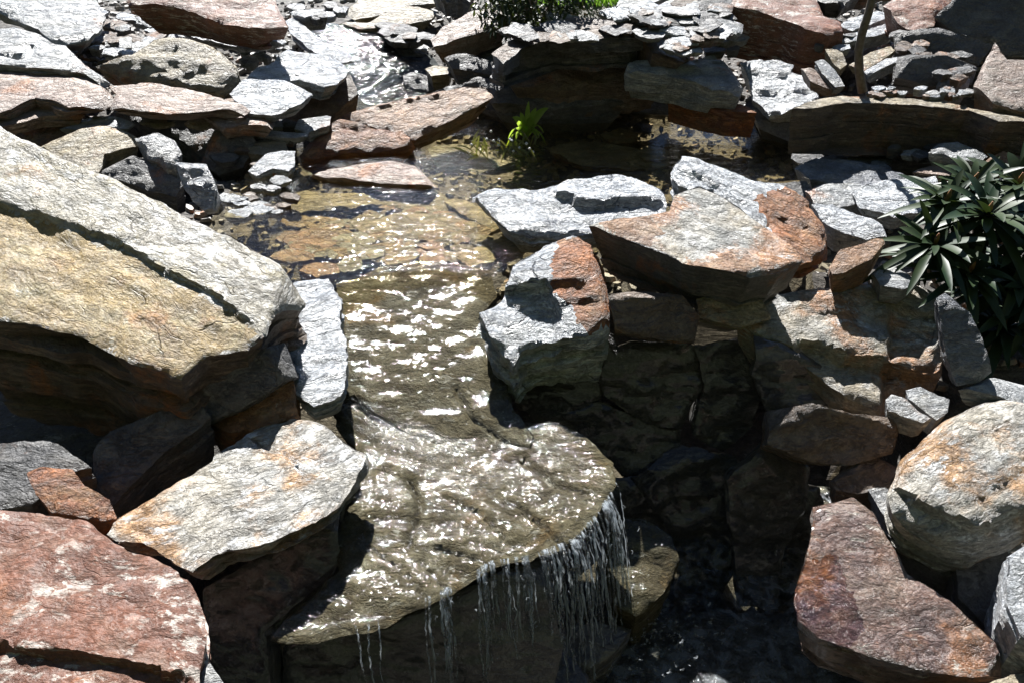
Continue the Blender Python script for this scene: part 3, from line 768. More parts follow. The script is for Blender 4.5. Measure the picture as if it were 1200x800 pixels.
rock('tan', [(928, 128), (960, 115), (990, 112), (1040, 114), (1100, 118), (1150, 129), (1200, 137), (1270, 144), (1270, 156), (1200, 143), (1170, 142), (1135, 129), (1050, 122), (1000, 120), (955, 126)],
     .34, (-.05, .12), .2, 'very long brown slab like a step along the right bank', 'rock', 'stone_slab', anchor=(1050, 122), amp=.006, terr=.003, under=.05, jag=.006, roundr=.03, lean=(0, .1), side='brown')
rock('pink', [(1142, 98), (1150, 80), (1165, 52), (1180, 70), (1250, 72), (1250, 134), (1190, 125), (1165, 118), (1155, 108)], .345, (.1, .5), .16, 'pale pink boulder cut by the right edge above the long slab', 'boulder', 'boulder', anchor=(1190, 126), amp=.03)
rock('red', [(1036, 5), (1060, -12), (1130, -12), (1126, 3), (1100, 15), (1096, 28), (1076, 32), (1055, 22)], .52, (0, .3), .15, 'flaky red and white rock at the top edge right of the thin trunk', 'rock', anchor=(1076, 32), amp=.05, terr=.05)
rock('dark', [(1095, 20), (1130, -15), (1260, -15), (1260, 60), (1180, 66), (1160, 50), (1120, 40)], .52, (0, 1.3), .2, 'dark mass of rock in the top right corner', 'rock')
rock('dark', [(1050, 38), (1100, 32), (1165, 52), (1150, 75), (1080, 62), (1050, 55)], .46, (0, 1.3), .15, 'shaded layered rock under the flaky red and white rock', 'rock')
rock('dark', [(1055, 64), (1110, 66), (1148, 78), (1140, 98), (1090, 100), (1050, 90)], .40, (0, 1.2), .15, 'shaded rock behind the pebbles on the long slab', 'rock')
rock('blue', [(1098, 100), (1105, 88), (1120, 84), (1138, 92), (1135, 104), (1110, 106)], .37, (0, .8), .08, 'small round blue grey stone in shade above the long slab', 'rock')
rock('white', [(985, 27), (1005, 18), (1040, 13), (1046, 20), (1020, 27), (1000, 32)], .49, (0, .15), .08, 'white flat stone behind the thin trunk, topmost of the pile', 'rock')
rock('white', [(992, 41), (1020, 30), (1050, 29), (1052, 35), (1020, 42), (1000, 46)], .45, (0, .15), .07, 'white flat stone behind the thin trunk, second in the pile', 'rock')
rock('tan', [(994, 76), (1020, 62), (1050, 52), (1053, 57), (1030, 72), (1012, 82)], .40, (.15, .3), .05, 'tilted ochre flake leaning behind the foot of the thin trunk', 'rock')
rock('white', [(1012, 84), (1035, 70), (1058, 65), (1056, 70), (1035, 80), (1018, 88)], .38, (.15, .3), .05, 'tilted white flake right of the foot of the thin trunk', 'rock')
rock('tan', [(967, 58), (978, 57), (987, 62), (993, 75), (986, 80), (976, 72)], .38, (-.2, .4), .06, 'ochre stone tilted left of the thin trunk', 'rock')
rock('grey', [(955, 72), (966, 70), (982, 86), (991, 100), (980, 101), (964, 86)], .36, (-.2, .4), .05, 'grey green flake tilted beside the layered white slab', 'rock')
rock('pink', [(939, 80), (947, 78), (970, 92), (986, 103), (975, 104), (950, 94)], .34, (-.2, .35), .05, 'narrow pinkish flake just right of the layered white slab', 'rock')
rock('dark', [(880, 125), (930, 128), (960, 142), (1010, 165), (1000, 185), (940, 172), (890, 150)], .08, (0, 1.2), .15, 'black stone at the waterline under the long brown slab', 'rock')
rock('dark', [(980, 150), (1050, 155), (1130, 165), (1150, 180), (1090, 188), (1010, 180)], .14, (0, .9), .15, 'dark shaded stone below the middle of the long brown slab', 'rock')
rock('grey', [(1088, 179), (1104, 165), (1125, 168), (1145, 174), (1158, 183), (1150, 188), (1125, 187), (1105, 180)], .17, (0, .25), .06, 'pale grey stone over a red one below the long brown slab', 'rock', anchor=(1120, 186), amp=.05, terr=.05)
rock('orange', [(1154, 187), (1175, 178), (1205, 185), (1240, 190), (1230, 200), (1190, 194)], .17, (0, .25), .07, 'orange stone at the right edge above the shrub', 'rock')
rock('pink', [(1070, 200), (1100, 192), (1140, 191), (1150, 200), (1110, 206)], .12, (0, .15), .05, 'pale pink flat stone touching the top of the shrub', 'rock')
rock('blue', [(932, 196), (940, 188), (990, 190), (1040, 196), (1068, 203), (1060, 210), (1030, 214), (990, 214), (950, 208)], .1, (0, .2), .09, 'bluish silver slab at the right end of the pond, topmost of its stack', 'rock', anchor=(990, 214), amp=.03, terr=.04)
rock('white', [(1000, 222), (1040, 212), (1095, 209), (1105, 222), (1090, 245), (1050, 250), (1010, 240)], .07, (0, .2), .09, 'silvery layered slab between the shrub and the bluish slab', 'rock', anchor=(1050, 250), amp=.03, terr=.05)
rock('grey', [(944, 222), (965, 214), (1005, 213), (1022, 222), (1015, 236), (985, 240), (955, 236)], .06, (0, .35), .1, 'grey crumpled stone in front of the bluish silver slab', 'rock', anchor=(985, 240), amp=.06)
rock('white', [(952, 240), (975, 240), (1005, 250), (1035, 262), (1042, 273), (1015, 277), (980, 268), (965, 258)], .07, (0, .3), .1, 'pale silver slab behind the thin orange wedge', 'rock', anchor=(1015, 277), amp=.03, terr=.04)
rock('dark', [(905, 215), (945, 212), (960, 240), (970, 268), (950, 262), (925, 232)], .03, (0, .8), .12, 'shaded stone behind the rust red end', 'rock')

# ------------------------------------------------------------------ stones lying in the pond
SUB = [
    ('sub', [(320, 232), (360, 222), (420, 225), (450, 235), (410, 245), (350, 246)], -.025, 'olive flat stone under shallow water below the flat pinkish stone'),
    ('subred', [(330, 280), (370, 268), (400, 272), (392, 290), (345, 296)], -.04, 'rusty flat stone under shallow water near the left shore'),
    ('sub', [(410, 262), (470, 250), (540, 255), (575, 268), (530, 282), (440, 282)], -.05, 'largest olive flat stone under the middle of the shallow water'),
    ('subgrey', [(388, 275), (425, 270), (440, 282), (425, 292), (392, 290)], -.045, 'grey green stone under water beside the rusty one'),
    ('subgrey', [(415, 296), (432, 287), (452, 290), (450, 300), (425, 303)], -.035, 'small grey submerged stone in the row before the outlet'),
    ('sub', [(450, 302), (462, 290), (485, 288), (492, 298), (475, 308), (452, 308)], -.035, 'green submerged stone in the row before the outlet'),
    ('subred', [(350, 316), (362, 308), (395, 308), (398, 318), (372, 324)], -.03, 'red submerged stone next to the tip of the huge boulder'),
    ('subgrey', [(392, 312), (405, 302), (424, 304), (425, 314), (404, 318)], -.03, 'grey submerged stone beside the red one at the outlet'),
    ('subred', [(495, 310), (500, 299), (518, 297), (524, 306), (512, 313)], -.03, 'little brown submerged pebble at the outlet'),
    ('sub', [(534, 300), (560, 288), (580, 290), (578, 305), (550, 312)], -.035, 'ochre submerged stone at the right side of the outlet'),
    ('sub', [(410, 218), (470, 214), (520, 230), (580, 262), (560, 268), (500, 248), (440, 236)], -.05, 'long brown submerged slab pointing at the low silvery rock'),
    ('sub', [(540, 232), (575, 246), (600, 262), (580, 268), (550, 256), (520, 238)], -.04, 'orange brown slab under water by the pointed silvery rock'),
    ('sub', [(572, 286), (600, 270), (626, 276), (615, 290), (585, 300)], -.02, 'brown stone at the waterline under the silvery rock'),
    ('sub', [(640, 175), (700, 165), (770, 178), (800, 190), (740, 196), (670, 192)], -.06, 'ochre sunlit slab under water in the middle of the pond'),
    ('sub', [(703, 158), (725, 150), (752, 155), (745, 165), (715, 168)], -.05, 'round yellowish stone under water at the back of the pond'),
    ('sub', [(745, 180), (760, 170), (785, 176), (780, 185), (755, 187)], -.05, 'yellowish submerged stone right of the ochre sunlit slab'),
    ('sub', [(635, 147), (660, 144), (685, 147), (680, 152), (645, 153)], -.04, 'narrow submerged stone behind the bright green plant'),
    ('subgrey', [(500, 175), (560, 168), (610, 185), (560, 200), (515, 195)], -.09, 'dim submerged slab below the water grass'),
]
for mt, poly, z, lab in SUB:
    rock(mt, poly, z, (0, .06), .05, lab, 'bed stone', 'bed_stone', amp=.05, terr=.03, roundr=.08, jag=.06, group='stones lying under the pond water')

# ------------------------------------------------------------------ loose stones that fill the banks
def fill(region, n, zf, size, mats, label, group, seed, flat=.30, t=.035, kind='stone'):
    rs = random.Random(seed)
    xs = [p[0] for p in region]; ys = [p[1] for p in region]
    R = np.array(region, float)
    k = 0
    while k < n:
        u, v = rs.uniform(min(xs), max(xs)), rs.uniform(min(ys), max(ys))
        if not inside(np.array([[u, v]]), R)[0]:
            continue
        k += 1
        s = rs.uniform(*size)
        m = rs.randint(5, 8)
        rot = rs.uniform(0, 6.28)
        poly = []
        for i in range(m):
            a = rot + i * 6.283 / m + rs.uniform(-.3, .3)
            r = s * rs.uniform(.65, 1.15)
            poly.append((u + r * math.cos(a), v + r * flat * math.sin(a)))
        rock(rs.choice(mats), poly, zf(u, v), (rs.uniform(-.25, .25), rs.uniform(.0, .35)), t * rs.uniform(.7, 1.4), label, kind, kind.replace(' ', '_'), group,
             amp=.03, terr=.04, grain=rs.uniform(-25, 25), jag=.06, spx=3.2)


def lin(v0, z0, v1, z1):
    return lambda u, v: z0 + (z1 - z0) * (v - v0) / (v1 - v0)


fill([(112, 12), (200, 20), (205, 45), (165, 62), (110, 72), (85, 50)], 30, lin(10, .40, 75, .31), (8, 20), ['white', 'grey', 'grey', 'brown', 'white'], 'small pale stone heaped behind the rounded ochre lump', 'small stones heaped behind the ochre lump', 11)
fill([(335, 2), (420, 0), (400, 20), (345, 25)], 8, lin(0, .44, 25, .36), (7, 14), ['grey', 'white', 'dark'], 'small stone at the head of the inlet', 'small stones at the inlet head', 12)
fill([(275, 52), (340, 52), (338, 64), (285, 78)], 10, lin(50, .32, 80, .26), (7, 14), ['white', 'grey', 'dark'], 'small white stone between the ochre lump and the broad white slab', 'small stones right of the ochre lump', 13)
fill([(735, 5), (850, 2), (852, 36), (800, 60), (765, 40), (730, 25)], 40, lin(0, .58, 60, .42), (13, 30), ['grey', 'grey', 'dark', 'white', 'brown'], 'grey stone in the heap behind the dark cliff block', 'stones heaped behind the cliff block', 14)
fill([(815, 40), (870, 40), (880, 66), (820, 68)], 8, lin(40, .42, 68, .34), (8, 18), ['grey', 'white', 'dark'], 'flat grey stone left of the big red brown boulder', 'flat stones beside the red brown boulder', 15)
fill([(990, 102), (1140, 103), (1145, 112), (1090, 113), (990, 110)], 20, lin(100, .385, 114, .355), (5, 12), ['white', 'white', 'grey', 'pink'], 'white pebble lying along the top of the long brown slab', 'pebbles on the long brown slab', 16, t=.025, kind='pebble')
fill([(252, 225), (330, 205), (345, 222), (330, 245), (275, 255)], 16, lin(205, .03, 255, .0), (9, 20), ['grey', 'white', 'brown', 'grey'], 'flat wet stone along the left shore of the pond', 'flat stones along the left shore', 17)
fill([(955, 35), (1000, 35), (1000, 58), (960, 58)], 6, lin(35, .46, 58, .40), (8, 15), ['dark', 'grey', 'white'], 'shaded stone between the red brown boulder and the thin trunk', 'stones left of the thin trunk', 18)
fill([(1050, 35), (1130, 60), (1130, 98), (1060, 98)], 12, lin(35, .5, 98, .38), (10, 20), ['dark', 'dark', 'brown'], 'shaded stone in the pile right of the thin trunk', 'shaded stones right of the thin trunk', 19)
fill([(1040, 150), (1100, 160), (1160, 178), (1090, 195), (1050, 185)], 10, lin(150, .2, 195, .12), (8, 16), ['dark', 'grey', 'dark'], 'small stone in the rubble below the long brown slab', 'rubble below the long slab', 20)
fill([(345, 250), (440, 240), (560, 250), (580, 300), (430, 306), (340, 300)], 95, lin(240, -.062, 306, -.045), (9, 30), ['sub', 'sub', 'subgrey', 'subred', 'amber', 'amber'], 'flat stone on the shallow pond bed', 'loose stones on the pond bed', 21, t=.025, kind='bed stone')
fill([(520, 60), (600, 66), (640, 100), (600, 110), (520, 100)], 8, lin(60, .25, 110, .06), (14, 30), ['dark', 'dark', 'blue'], 'shaded stone stacked left of the cliff block', 'shaded stones left of the cliff block', 22)
fill([(285, 140), (350, 140), (345, 180), (280, 200), (250, 190)], 10, lin(140, .13, 200, .02), (8, 20), ['dark', 'grey', 'brown'], 'small stone in the gap under the pale pink slabs', 'stones under the pale pink slabs', 23)
fill([(520, -45), (640, -45), (640, -5), (525, -8)], 7, lin(-45, .52, 5, .47), (20, 40), ['dark', 'brown', 'grey', 'dark'], 'dark rock along the top edge beside the bush', 'rocks at the top edge beside the bush', 24, t=.12)
fill([(745, -45), (1200, -45), (1200, -15), (960, -12), (840, 0), (745, 2)], 22, lin(-45, .66, 5, .55), (20, 50), ['dark', 'brown', 'grey', 'dark'], 'dark rock along the top edge at the right', 'rocks at the top edge on the right', 25, t=.12)
fill([(640, 12), (760, 10), (750, 26), (700, 20), (640, 24)], 10, lin(5, .50, 28, .46), (8, 20), ['grey', 'white', 'tan'], 'pale stone at the foot of the lawn', 'pale stones at the foot of the lawn', 26)
fill([(0, 30), (60, 45), (110, 60), (135, 95), (60, 82), (0, 80)], 10, lin(30, .36, 95, .26), (10, 24), ['grey', 'brown', 'dark'], 'grey stone wedged between the slabs near the left edge', 'stones wedged between the left slabs', 27)
fill([(322, 78), (390, 100), (412, 118), (400, 132), (345, 142), (325, 115)], 16, lin(70, .2, 140, .06), (12, 28), ['dark', 'grey', 'brown', 'tan'], 'dark flat stone on the near side of the inlet', 'flat stones on the near side of the inlet', 28)
fill([(200, 8), (320, 28), (330, 52), (215, 40)], 14, lin(8, .38, 55, .30), (12, 26), ['grey', 'white', 'brown', 'dark'], 'flat stone in the gap under the dark red slab', 'flat stones under the dark red slab', 29)
fill([(450, 20), (520, 50), (525, 70), (492, 60), (455, 34)], 9, lin(25, .3, 75, .14), (12, 26), ['dark', 'dark', 'brown'], 'dark stone along the far side of the inlet', 'dark stones on the far side of the inlet', 30)
fill([(600, 30), (760, 22), (770, 40), (700, 42), (610, 46)], 12, lin(22, .505, 46, .465), (14, 30), ['dark', 'grey', 'brown'], 'thin slate plate lying on top of the cliff block', 'slate plates on the cliff block', 31, t=.02, kind='slate plate')
fill([(135, 110), (330, 118), (345, 150), (240, 150), (140, 128)], 12, lin(110, .235, 150, .15), (14, 32), ['grey', 'dark', 'tan', 'brown'], 'thin slate plate in the layers under the pale pink slabs', 'slate plates under the pink slabs', 32, t=.022, kind='slate plate')
fill([(940, 175), (1060, 185), (1090, 215), (960, 215)], 10, lin(175, .10, 215, .09), (12, 28), ['blue', 'grey', 'dark'], 'thin slate plate between the long slab and the bluish silver slab', 'slate plates right of the pond', 33, t=.022, kind='slate plate')
LOOSE = [o for o in bpy.data.objects if o.name.split('.')[0] in ('stone', 'slate_plate', 'pebble', 'bed_stone') and o.get('group') and 'lying under' not in o['group']]
bpy.context.view_layer.update()
dgp = bpy.context.evaluated_depsgraph_get()
seen = {}
for v_ in np.arange(1, 800, 2.5):
    for u_ in np.arange(1, 1200, 2.5):
        hit = scene.ray_cast(dgp, Vector((0, 0, CAM_H)), Vector(ray(u_, v_)))
        if hit[0]:
            seen[hit[4].name] = seen.get(hit[4].name, 0) + 1
for o in LOOSE:
    if seen.get(o.name, 0) < 2:
        bpy.data.objects.remove(o)
# ROCKS_END

# ------------------------------------------------------------------ ground: one sheet below all stones, out to the horizon, plus unseen slopes added to block sky
def axis(lo, hi, step, far):
    core = list(np.arange(lo, hi + 1e-6, step))
    out, s, x = [], step, hi
    while x < far:
        s *= 1.5; x += s; out.append(x)
    inn, s, x = [], step, lo
    while x > -far:
        s *= 1.5; x -= s; inn.append(x)
    return np.array(inn[::-1] + core + out)


gxs = axis(-3.2, 3.4, .04, 250)
gys = np.concatenate([[-120, -60, -25, -10, -6, -4, -3, -2, -1.4, -.9, -.4, 0], axis(.2, 7.5, .04, 120)[axis(.2, 7.5, .04, 120) > .15]])
GX, GY = np.meshgrid(gxs, gys)
POND = [(255, 262), (300, 215), (350, 208), (350, 180), (480, 160), (520, 120), (600, 100), (720, 130), (800, 140), (900, 165), (960, 200), (965, 245), (900, 245), (780, 240), (600, 275), (590, 300), (575, 322), (520, 310), (450, 314), (392, 334), (345, 325), (310, 300)]
ctrl = []
for u, v, z in [(60, 30, .34), (60, 110, .17), (200, 110, .16), (300, 30, .28), (320, 120, .1), (120, 190, 0), (0, 300, -.1), (150, 450, -.25), (60, 700, -.3), (480, 20, .28), (560, 60, .12), (650, 60, .05),
                (700, 30, .36), (800, 40, .33), (800, 110, 0), (950, 50, .3), (950, 110, .1), (1100, 60, .34), (1100, 150, .08), (1190, 60, .36), (1190, 200, .06), (1050, 240, -.05), (1000, 330, -.1), (1150, 400, -.15),
                (1150, 600, -.5), (1050, 720, -.65), (850, 300, -.1), (450, 250, -.1), (600, 200, -.14), (750, 170, -.15), (900, 190, -.12), (430, 80, .1), (480, 110, -.02), (370, 35, .22),
                (500, 430, -.25), (500, 600, -.45), (300, 620, -.5), (700, 560, -.85), (800, 600, -.85), (800, 760, -.85), (600, 760, -.85), (450, 780, -.85)]:
    ctrl.append(at_z(u, v, z))
ctrl = np.array(ctrl)
gz = np.zeros(GX.shape); gw = np.zeros(GX.shape)
for c in ctrl:
    w = 1 / ((GX - c[0]) ** 2 + (GY - c[1]) ** 2 + .01) ** 1.6
    gz += w * c[2]; gw += w
gz /= gw
far = sstep(GY, 5.2, 6.5)
gz = gz * (1 - far) + .32 * far
farx = sstep(np.abs(GX), 2.6, 3.6) * (1 - far)
gz = gz * (1 - farx) + .15 * farx
near = sstep(-GY, -.6, -.2)
gz = gz * (1 - near) + -.3 * near
gz += np.clip(-.8 - GY, 0, 5) * 2.4  # steep rise added behind the camera, out of view, to cut sky fill
gz += np.clip(np.abs(GX) - 3.8, 0, 6) * 1.0 * sstep(-GY, -3.5, -1.0)  # unseen side slopes raised to hold back sky light too
gz += .03 * fbm(np.stack([GX.ravel() * 3, GY.ravel() * 3, GX.ravel() * 0], -1), 4, 5).reshape(GX.shape)
allp = np.concatenate(FOOT)
lim = np.full(GX.shape, 9.0)
ix = np.clip(np.searchsorted(gxs, allp[:, 0]), 1, len(gxs) - 2)
iy = np.clip(np.searchsorted(gys, allp[:, 1]), 1, len(gys) - 2)
# top of the stone column in every cell; the ground stays under it
topz = np.full(GX.shape, 9.0)
for dx in (-1, 0):
    for dy in (-1, 0):
        np.minimum.at(topz, (iy + dy, ix + dx), allp[:, 2])
mlim = topz.copy()
for _ in range(2):
    q = mlim.copy()
    q[1:] = np.minimum(q[1:], mlim[:-1]); q[:-1] = np.minimum(q[:-1], mlim[1:])
    q[:, 1:] = np.minimum(q[:, 1:], mlim[:, :-1]); q[:, :-1] = np.minimum(q[:, :-1], mlim[:, 1:])
    mlim = q
gz = np.where(mlim < 8, np.minimum(gz, mlim + .02), gz)
PW3 = at_z(np.array([p[0] for p in POND], float), np.array([p[1] for p in POND], float), 0.0)
inp = inside(np.stack([GX.ravel(), GY.ravel()], -1), PW3[:, :2]).reshape(GX.shape)
gz = np.where(inp, np.minimum(gz, -.09), gz)
INL = at_z(np.array([315, 370, 425, 480, 525, 520, 430, 400], float), np.array([28, 15, 26, 45, 75, 122, 126, 80], float), .12)[:, :2]
inlet = inside(np.stack([GX.ravel(), GY.ravel()], -1), INL).reshape(GX.shape)
gz = np.where(inlet, np.minimum(gz, np.clip(.33 * (GY - 4.68) - .07, -.1, 1)), gz)
# the lower stream gully
GUL = at_z(np.array([400, 560, 640, 900, 1040, 1080, 1100, 330, 250], float), np.array([600, 420, 420, 420, 540, 800, 860, 860, 700], float), -.6)
ing = inside(np.stack([GX.ravel(), GY.ravel()], -1), GUL[:, :2]).reshape(GX.shape)
gz = np.where(ing, np.minimum(gz, -.84), gz)
gv = np.stack([GX.ravel(), GY.ravel(), gz.ravel()], -1)
ny, nx = GX.shape
gf = [(j * nx + i, j * nx + i + 1, (j + 1) * nx + i + 1, (j + 1) * nx + i) for j in range(ny - 1) for i in range(nx - 1)]
ground = mesh_obj('ground', gv, gf, M['soil'])
M['sky_block'] = plain_mat('dark_sky_block_ground', (.014, .02, .009), (.03, .04, .015), .9, 3)  # dark tone so the added unseen slopes bounce little sunlight
ground.data.materials.append(M['sky_block'])
for p in ground.data.polygons:
    if p.center.y < -.5 or abs(p.center.x) > 3.7:
        p.material_index = 1
tag(ground, kind='structure')

# loose gravel between the stones of the banks
rg = np.random.RandomState(3)
Vd, Fd, Vw, Fw = [], [], [], []
INL = at_z(np.array([355, 425, 470, 515, 510, 430, 405], float), np.array([36, 32, 50, 75, 118, 120, 75], float), .15)[:, :2]
rim = np.array([[math.cos(i * 1.0472), math.sin(i * 1.0472)] for i in range(6)])
n_g = 0
while n_g < 13000:
    x, y = rg.uniform(-3, 3.2), rg.uniform(2.2, 6.2)
    jx, jy = np.searchsorted(gxs, x) - 1, np.searchsorted(gys, y) - 1
    n_g += 1
    if ing[jy, jx] or inside(np.array([[x, y]]), INL)[0]:
        continue
    wet_ = bool(inp[jy, jx])
    Vg, Fg = (Vw, Fw) if wet_ else (Vd, Fd)
    r = .008 + .026 * rg.rand() ** 2.5
    z0 = gz[jy:jy + 2, jx:jx + 2].mean()
    b0 = len(Vg)
    th = rg.uniform(0, 6.28)
    cs, sn = math.cos(th), math.sin(th)
    tl = rg.uniform(-.35, .35, 2)
    rad = rg.uniform(.6, 1.2, 6)
    for lev, sc in ((-.35, 1.0), (.35, .72)):
        for k in range(6):
            px_, py_ = rim[k] * rad[k] * r * sc * [1.25, .8]
            Vg.append((x + px_ * cs - py_ * sn, y + px_ * sn + py_ * cs, z0 + .3 * r + lev * r + px_ * tl[0] + py_ * tl[1]))
    Fg.append(tuple(b0 + 6 + k for k in range(6)))
    for k in range(6):
        k2 = (k + 1) % 6
        Fg.append((b0 + k, b0 + k2, b0 + 6 + k2, b0 + 6 + k))
M['gravel'] = rock_mat('gravel', (.30, .28, .25), (.15, .14, .13), (.40, .36, .30), fleck_amt=.3, rust_amt=.4, rough=.5, bump=.3, crack=0)
tag(mesh_obj('pond_gravel', np.array(Vw), Fw, M['sub'], smooth=False), 'brown gravel covering the bed of the clear pond', 'gravel', kind='stuff')
tag(mesh_obj('gravel', np.array(Vd), Fd, M['gravel'], smooth=False), 'loose broken stone chips between the rocks of the banks', 'gravel', kind='stuff')

# ------------------------------------------------------------------ water
def fill_poly_mesh(name, W3, mat, sp, zfun, kind='structure'):
    O = resample(W3[:, :2], sp)
    mn, mx = O.min(0), O.max(0)
    gx, gy = np.meshgrid(np.arange(mn[0], mx[0], sp), np.arange(mn[1], mx[1], sp))
    G = np.stack([gx.ravel(), gy.ravel()], -1)
    G = G[inside(G, O)]
    P2 = np.concatenate([O, G + 1e-4])
    vo, eo, fo, *_ = delaunay_2d_cdt([Vector(p) for p in P2], [(i, (i + 1) % len(O)) for i in range(len(O))], [], 1, 1e-6)
    V = np.array([tuple(v) for v in vo])
    o = mesh_obj(name, np.c_[V, zfun(V)], fo, mat)
    return tag(o, kind=kind)


PE = at_z(np.array([225, 300, 340, 420, 480, 560, 700, 900, 1000, 1000, 900, 780, 640, 600, 590, 575, 520, 450, 392, 330, 270], float),
          np.array([290, 180, 150, 120, 95, 80, 100, 130, 180, 270, 275, 290, 300, 305, 318, 326, 316, 320, 338, 335, 315], float), 0.0)
pond = fill_poly_mesh('pond_water', PE, W['pond'], .05, lambda V: .0015 * fbm(np.c_[V * [6, 14], V[:, :1] * 0], 3, 3))


def film(name, grid, mat, lift, amp, freq, sel=None, flow=0):
    c, Rm, V2, h, fo = grid
    # refine by using the slab's own top, lifted and rippled
    hs = h + lift + amp * fbm(np.c_[V2 * freq, V2[:, :1] * 0 + 3], 3, 77)
    keep = [f for f in fo if sel is None or sel(*project(c + np.array([*V2[list(f)].mean(0), 0]) @ Rm.T))]
    used = sorted({i for f in keep for i in f})
    rm = {k: i for i, k in enumerate(used)}
    Wd = c + np.c_[V2, hs][used] @ Rm.T
    o = mesh_obj(name, Wd, [tuple(rm[i] for i in f) for f in keep], mat)
    return tag(o, kind='structure')


film('stream_water', gridU, W['calm'], .012, .0007, 14)
film('stream_water', gridL, W['film'], .010, .004, 20)
film('stream_water', gridW, W['film'], .008, .004, 30)


def strip(name, ctrl_px, mat, n=14, m=60, z_amp=.012, seed=4):
    """A band of running water between two banks given as (left px, right px, z) stations."""
    st = []
    for (ul, vl), (ur, vr), z in ctrl_px:
        st.append((at_z(ul, vl, z), at_z(ur, vr, z)))
    A = np.array([s[0] for s in st]); B = np.array([s[1] for s in st])
    tt = np.linspace(0, len(st) - 1, m)
    k = np.arange(len(st))
    Ai = np.stack([np.interp(tt, k, A[:, d]) for d in range(3)], -1)
    Bi = np.stack([np.interp(tt, k, B[:, d]) for d in range(3)], -1)
    V = []
    for i in range(m):
        for j in range(n):
            V.append(Ai[i] + (Bi[i] - Ai[i]) * j / (n - 1))
    V = np.array(V)
    V[:, 2] += z_amp * fbm(V * [14, 14, 3], 3, seed)
    F = [(i * n + j, i * n + j + 1, (i + 1) * n + j + 1, (i + 1) * n + j) for i in range(m - 1) for j in range(n - 1)]
    return tag(mesh_obj(name, V, F, mat), kind='structure')


strip('stream_water', [((325, 25), (365, 22), .30), ((355, 38), (425, 34), .255), ((392, 55), (470, 50), .195), ((405, 72), (505, 64), .145), ((412, 92), (515, 78), .09), ((418, 112), (515, 96), .03), ((430, 124), (510, 112), .0)], W['rapid'], 26, 80, .008)
# chute along the step between the two slabs
strip('stream_water', [((388, 440), (412, 440), -.125), ((388, 462), (440, 468), -.16), ((415, 500), (490, 492), -.195), ((470, 545), (560, 525), -.215), ((540, 585), (640, 555), -.24)], W['chute'], 26, 80, .014, 9)
# lower pool
LP = at_z(np.array([250, 420, 640, 760, 900, 1030, 1050, 900, 240], float), np.array([700, 640, 620, 600, 570, 570, 860, 900, 900], float), -.74)
fill_poly_mesh('pool_water', LP, W['pool'], .03, lambda V: -.74 + .012 * fbm(np.c_[V * 16, V[:, :1] * 0], 3, 8))


# falling water: one sheet on the right and thin strands under the lip
def fall_strand(p0, p1, r, seed, V, F, n=26, k=6):
    b = len(V)
    rs = np.random.RandomState(seed)
    for i in range(n):
        f = i / (n - 1)
        c = p0 + (p1 - p0) * np.array([f, f ** .55, f ** 1.5])
        c = c + np.array([.004, .004, 0]) * rs.uniform(-1, 1, 3)
        rr = r * (1 - .45 * f) * (.45 + .9 * abs(math.sin(i * 1.3 + seed)) * rs.uniform(.4, 1.1))
        for j in range(k):
            a = 6.283 * j / k
            V.append(c + np.array([math.cos(a) * rr, math.sin(a) * rr * .6, 0]))
    for i in range(n - 1):
        for j in range(k):
            j2 = (j + 1) % k
            F.append((b + i * k + j, b + i * k + j2, b + (i + 1) * k + j2, b + (i + 1) * k + j))


def lip_point(u, v):
    c, Rm = gridL[0], gridL[1]
    n = Rm[:, 2]
    d = ray(u, v)
    return CAM + d * (((c - CAM) @ n) / (d @ n))


def stream(p0, dx, dy, drop, r, seed, V, F, k=5):
    b = len(V)
    rs = np.random.RandomState(seed)
    n = int(10 + drop * 70)
    ph = rs.uniform(0, 6.28)
    for i in range(n):
        f = i / (n - 1)
        c = p0 + np.array([dx * f, dy * f, -drop * f * f]) + np.array([.0018, .0018, 0]) * rs.uniform(-1, 1, 3) * (f > .1)
        c[0] += .006 * f * math.sin(ph + f * 9)
        rr = r * (1 - .4 * f) * (.7 + .45 * abs(math.sin(i * .55 + ph)) * rs.uniform(.5, 1.1)) + .0003
        for j in range(k):
            a = 6.283 * j / k
            V.append(c + np.array([math.cos(a) * rr * 1.5, math.sin(a) * rr * .6, 0]))
    for i in range(n - 1):
        for j in range(k):
            j2 = (j + 1) % k
            F.append((b + i * k + j, b + i * k + j2, b + (i + 1) * k + j2, b + (i + 1) * k + j))


LIP = np.array([(385, 745), (440, 733), (482, 714), (531, 689), (575, 662), (620, 655), (672, 636), (702, 603), (721, 570)], float)
LS = np.r_[0, np.cumsum(np.hypot(*np.diff(LIP, axis=0).T))]
rf = np.random.RandomState(12)
V, F = [], []
spots = []
for centre, width, count in [(.38, .012, 9), (.50, .012, 10), (.56, .02, 8), (.64, .015, 12), (.70, .02, 16), (.78, .025, 17), (.87, .035, 22), (.95, .02, 16), (.2, .08, 3), (.06, .05, 2)]:
    for _ in range(count):
        spots.append(float(np.clip(centre + width * rf.randn(), 0, 1)))
for k, q in enumerate(spots):
    t_ = q * LS[-1]
    u, v = np.interp(t_, LS, LIP[:, 0]), np.interp(t_, LS, LIP[:, 1])
    p0 = lip_point(u, v - 4) + np.array([0, 0, .004])
    drop = .12 + .36 * rf.rand() ** .7 * (1 if q > .3 else .5)
    vel = rf.uniform(.7, 1.1)
    stream(p0, (.02 + .14 * max(0, q - .6) + .012 * rf.randn()) * vel, -.15 * vel * math.sqrt(drop / .4), drop, rf.choice([.0009, .0012, .0017, .0026]), 100 + k, V, F)
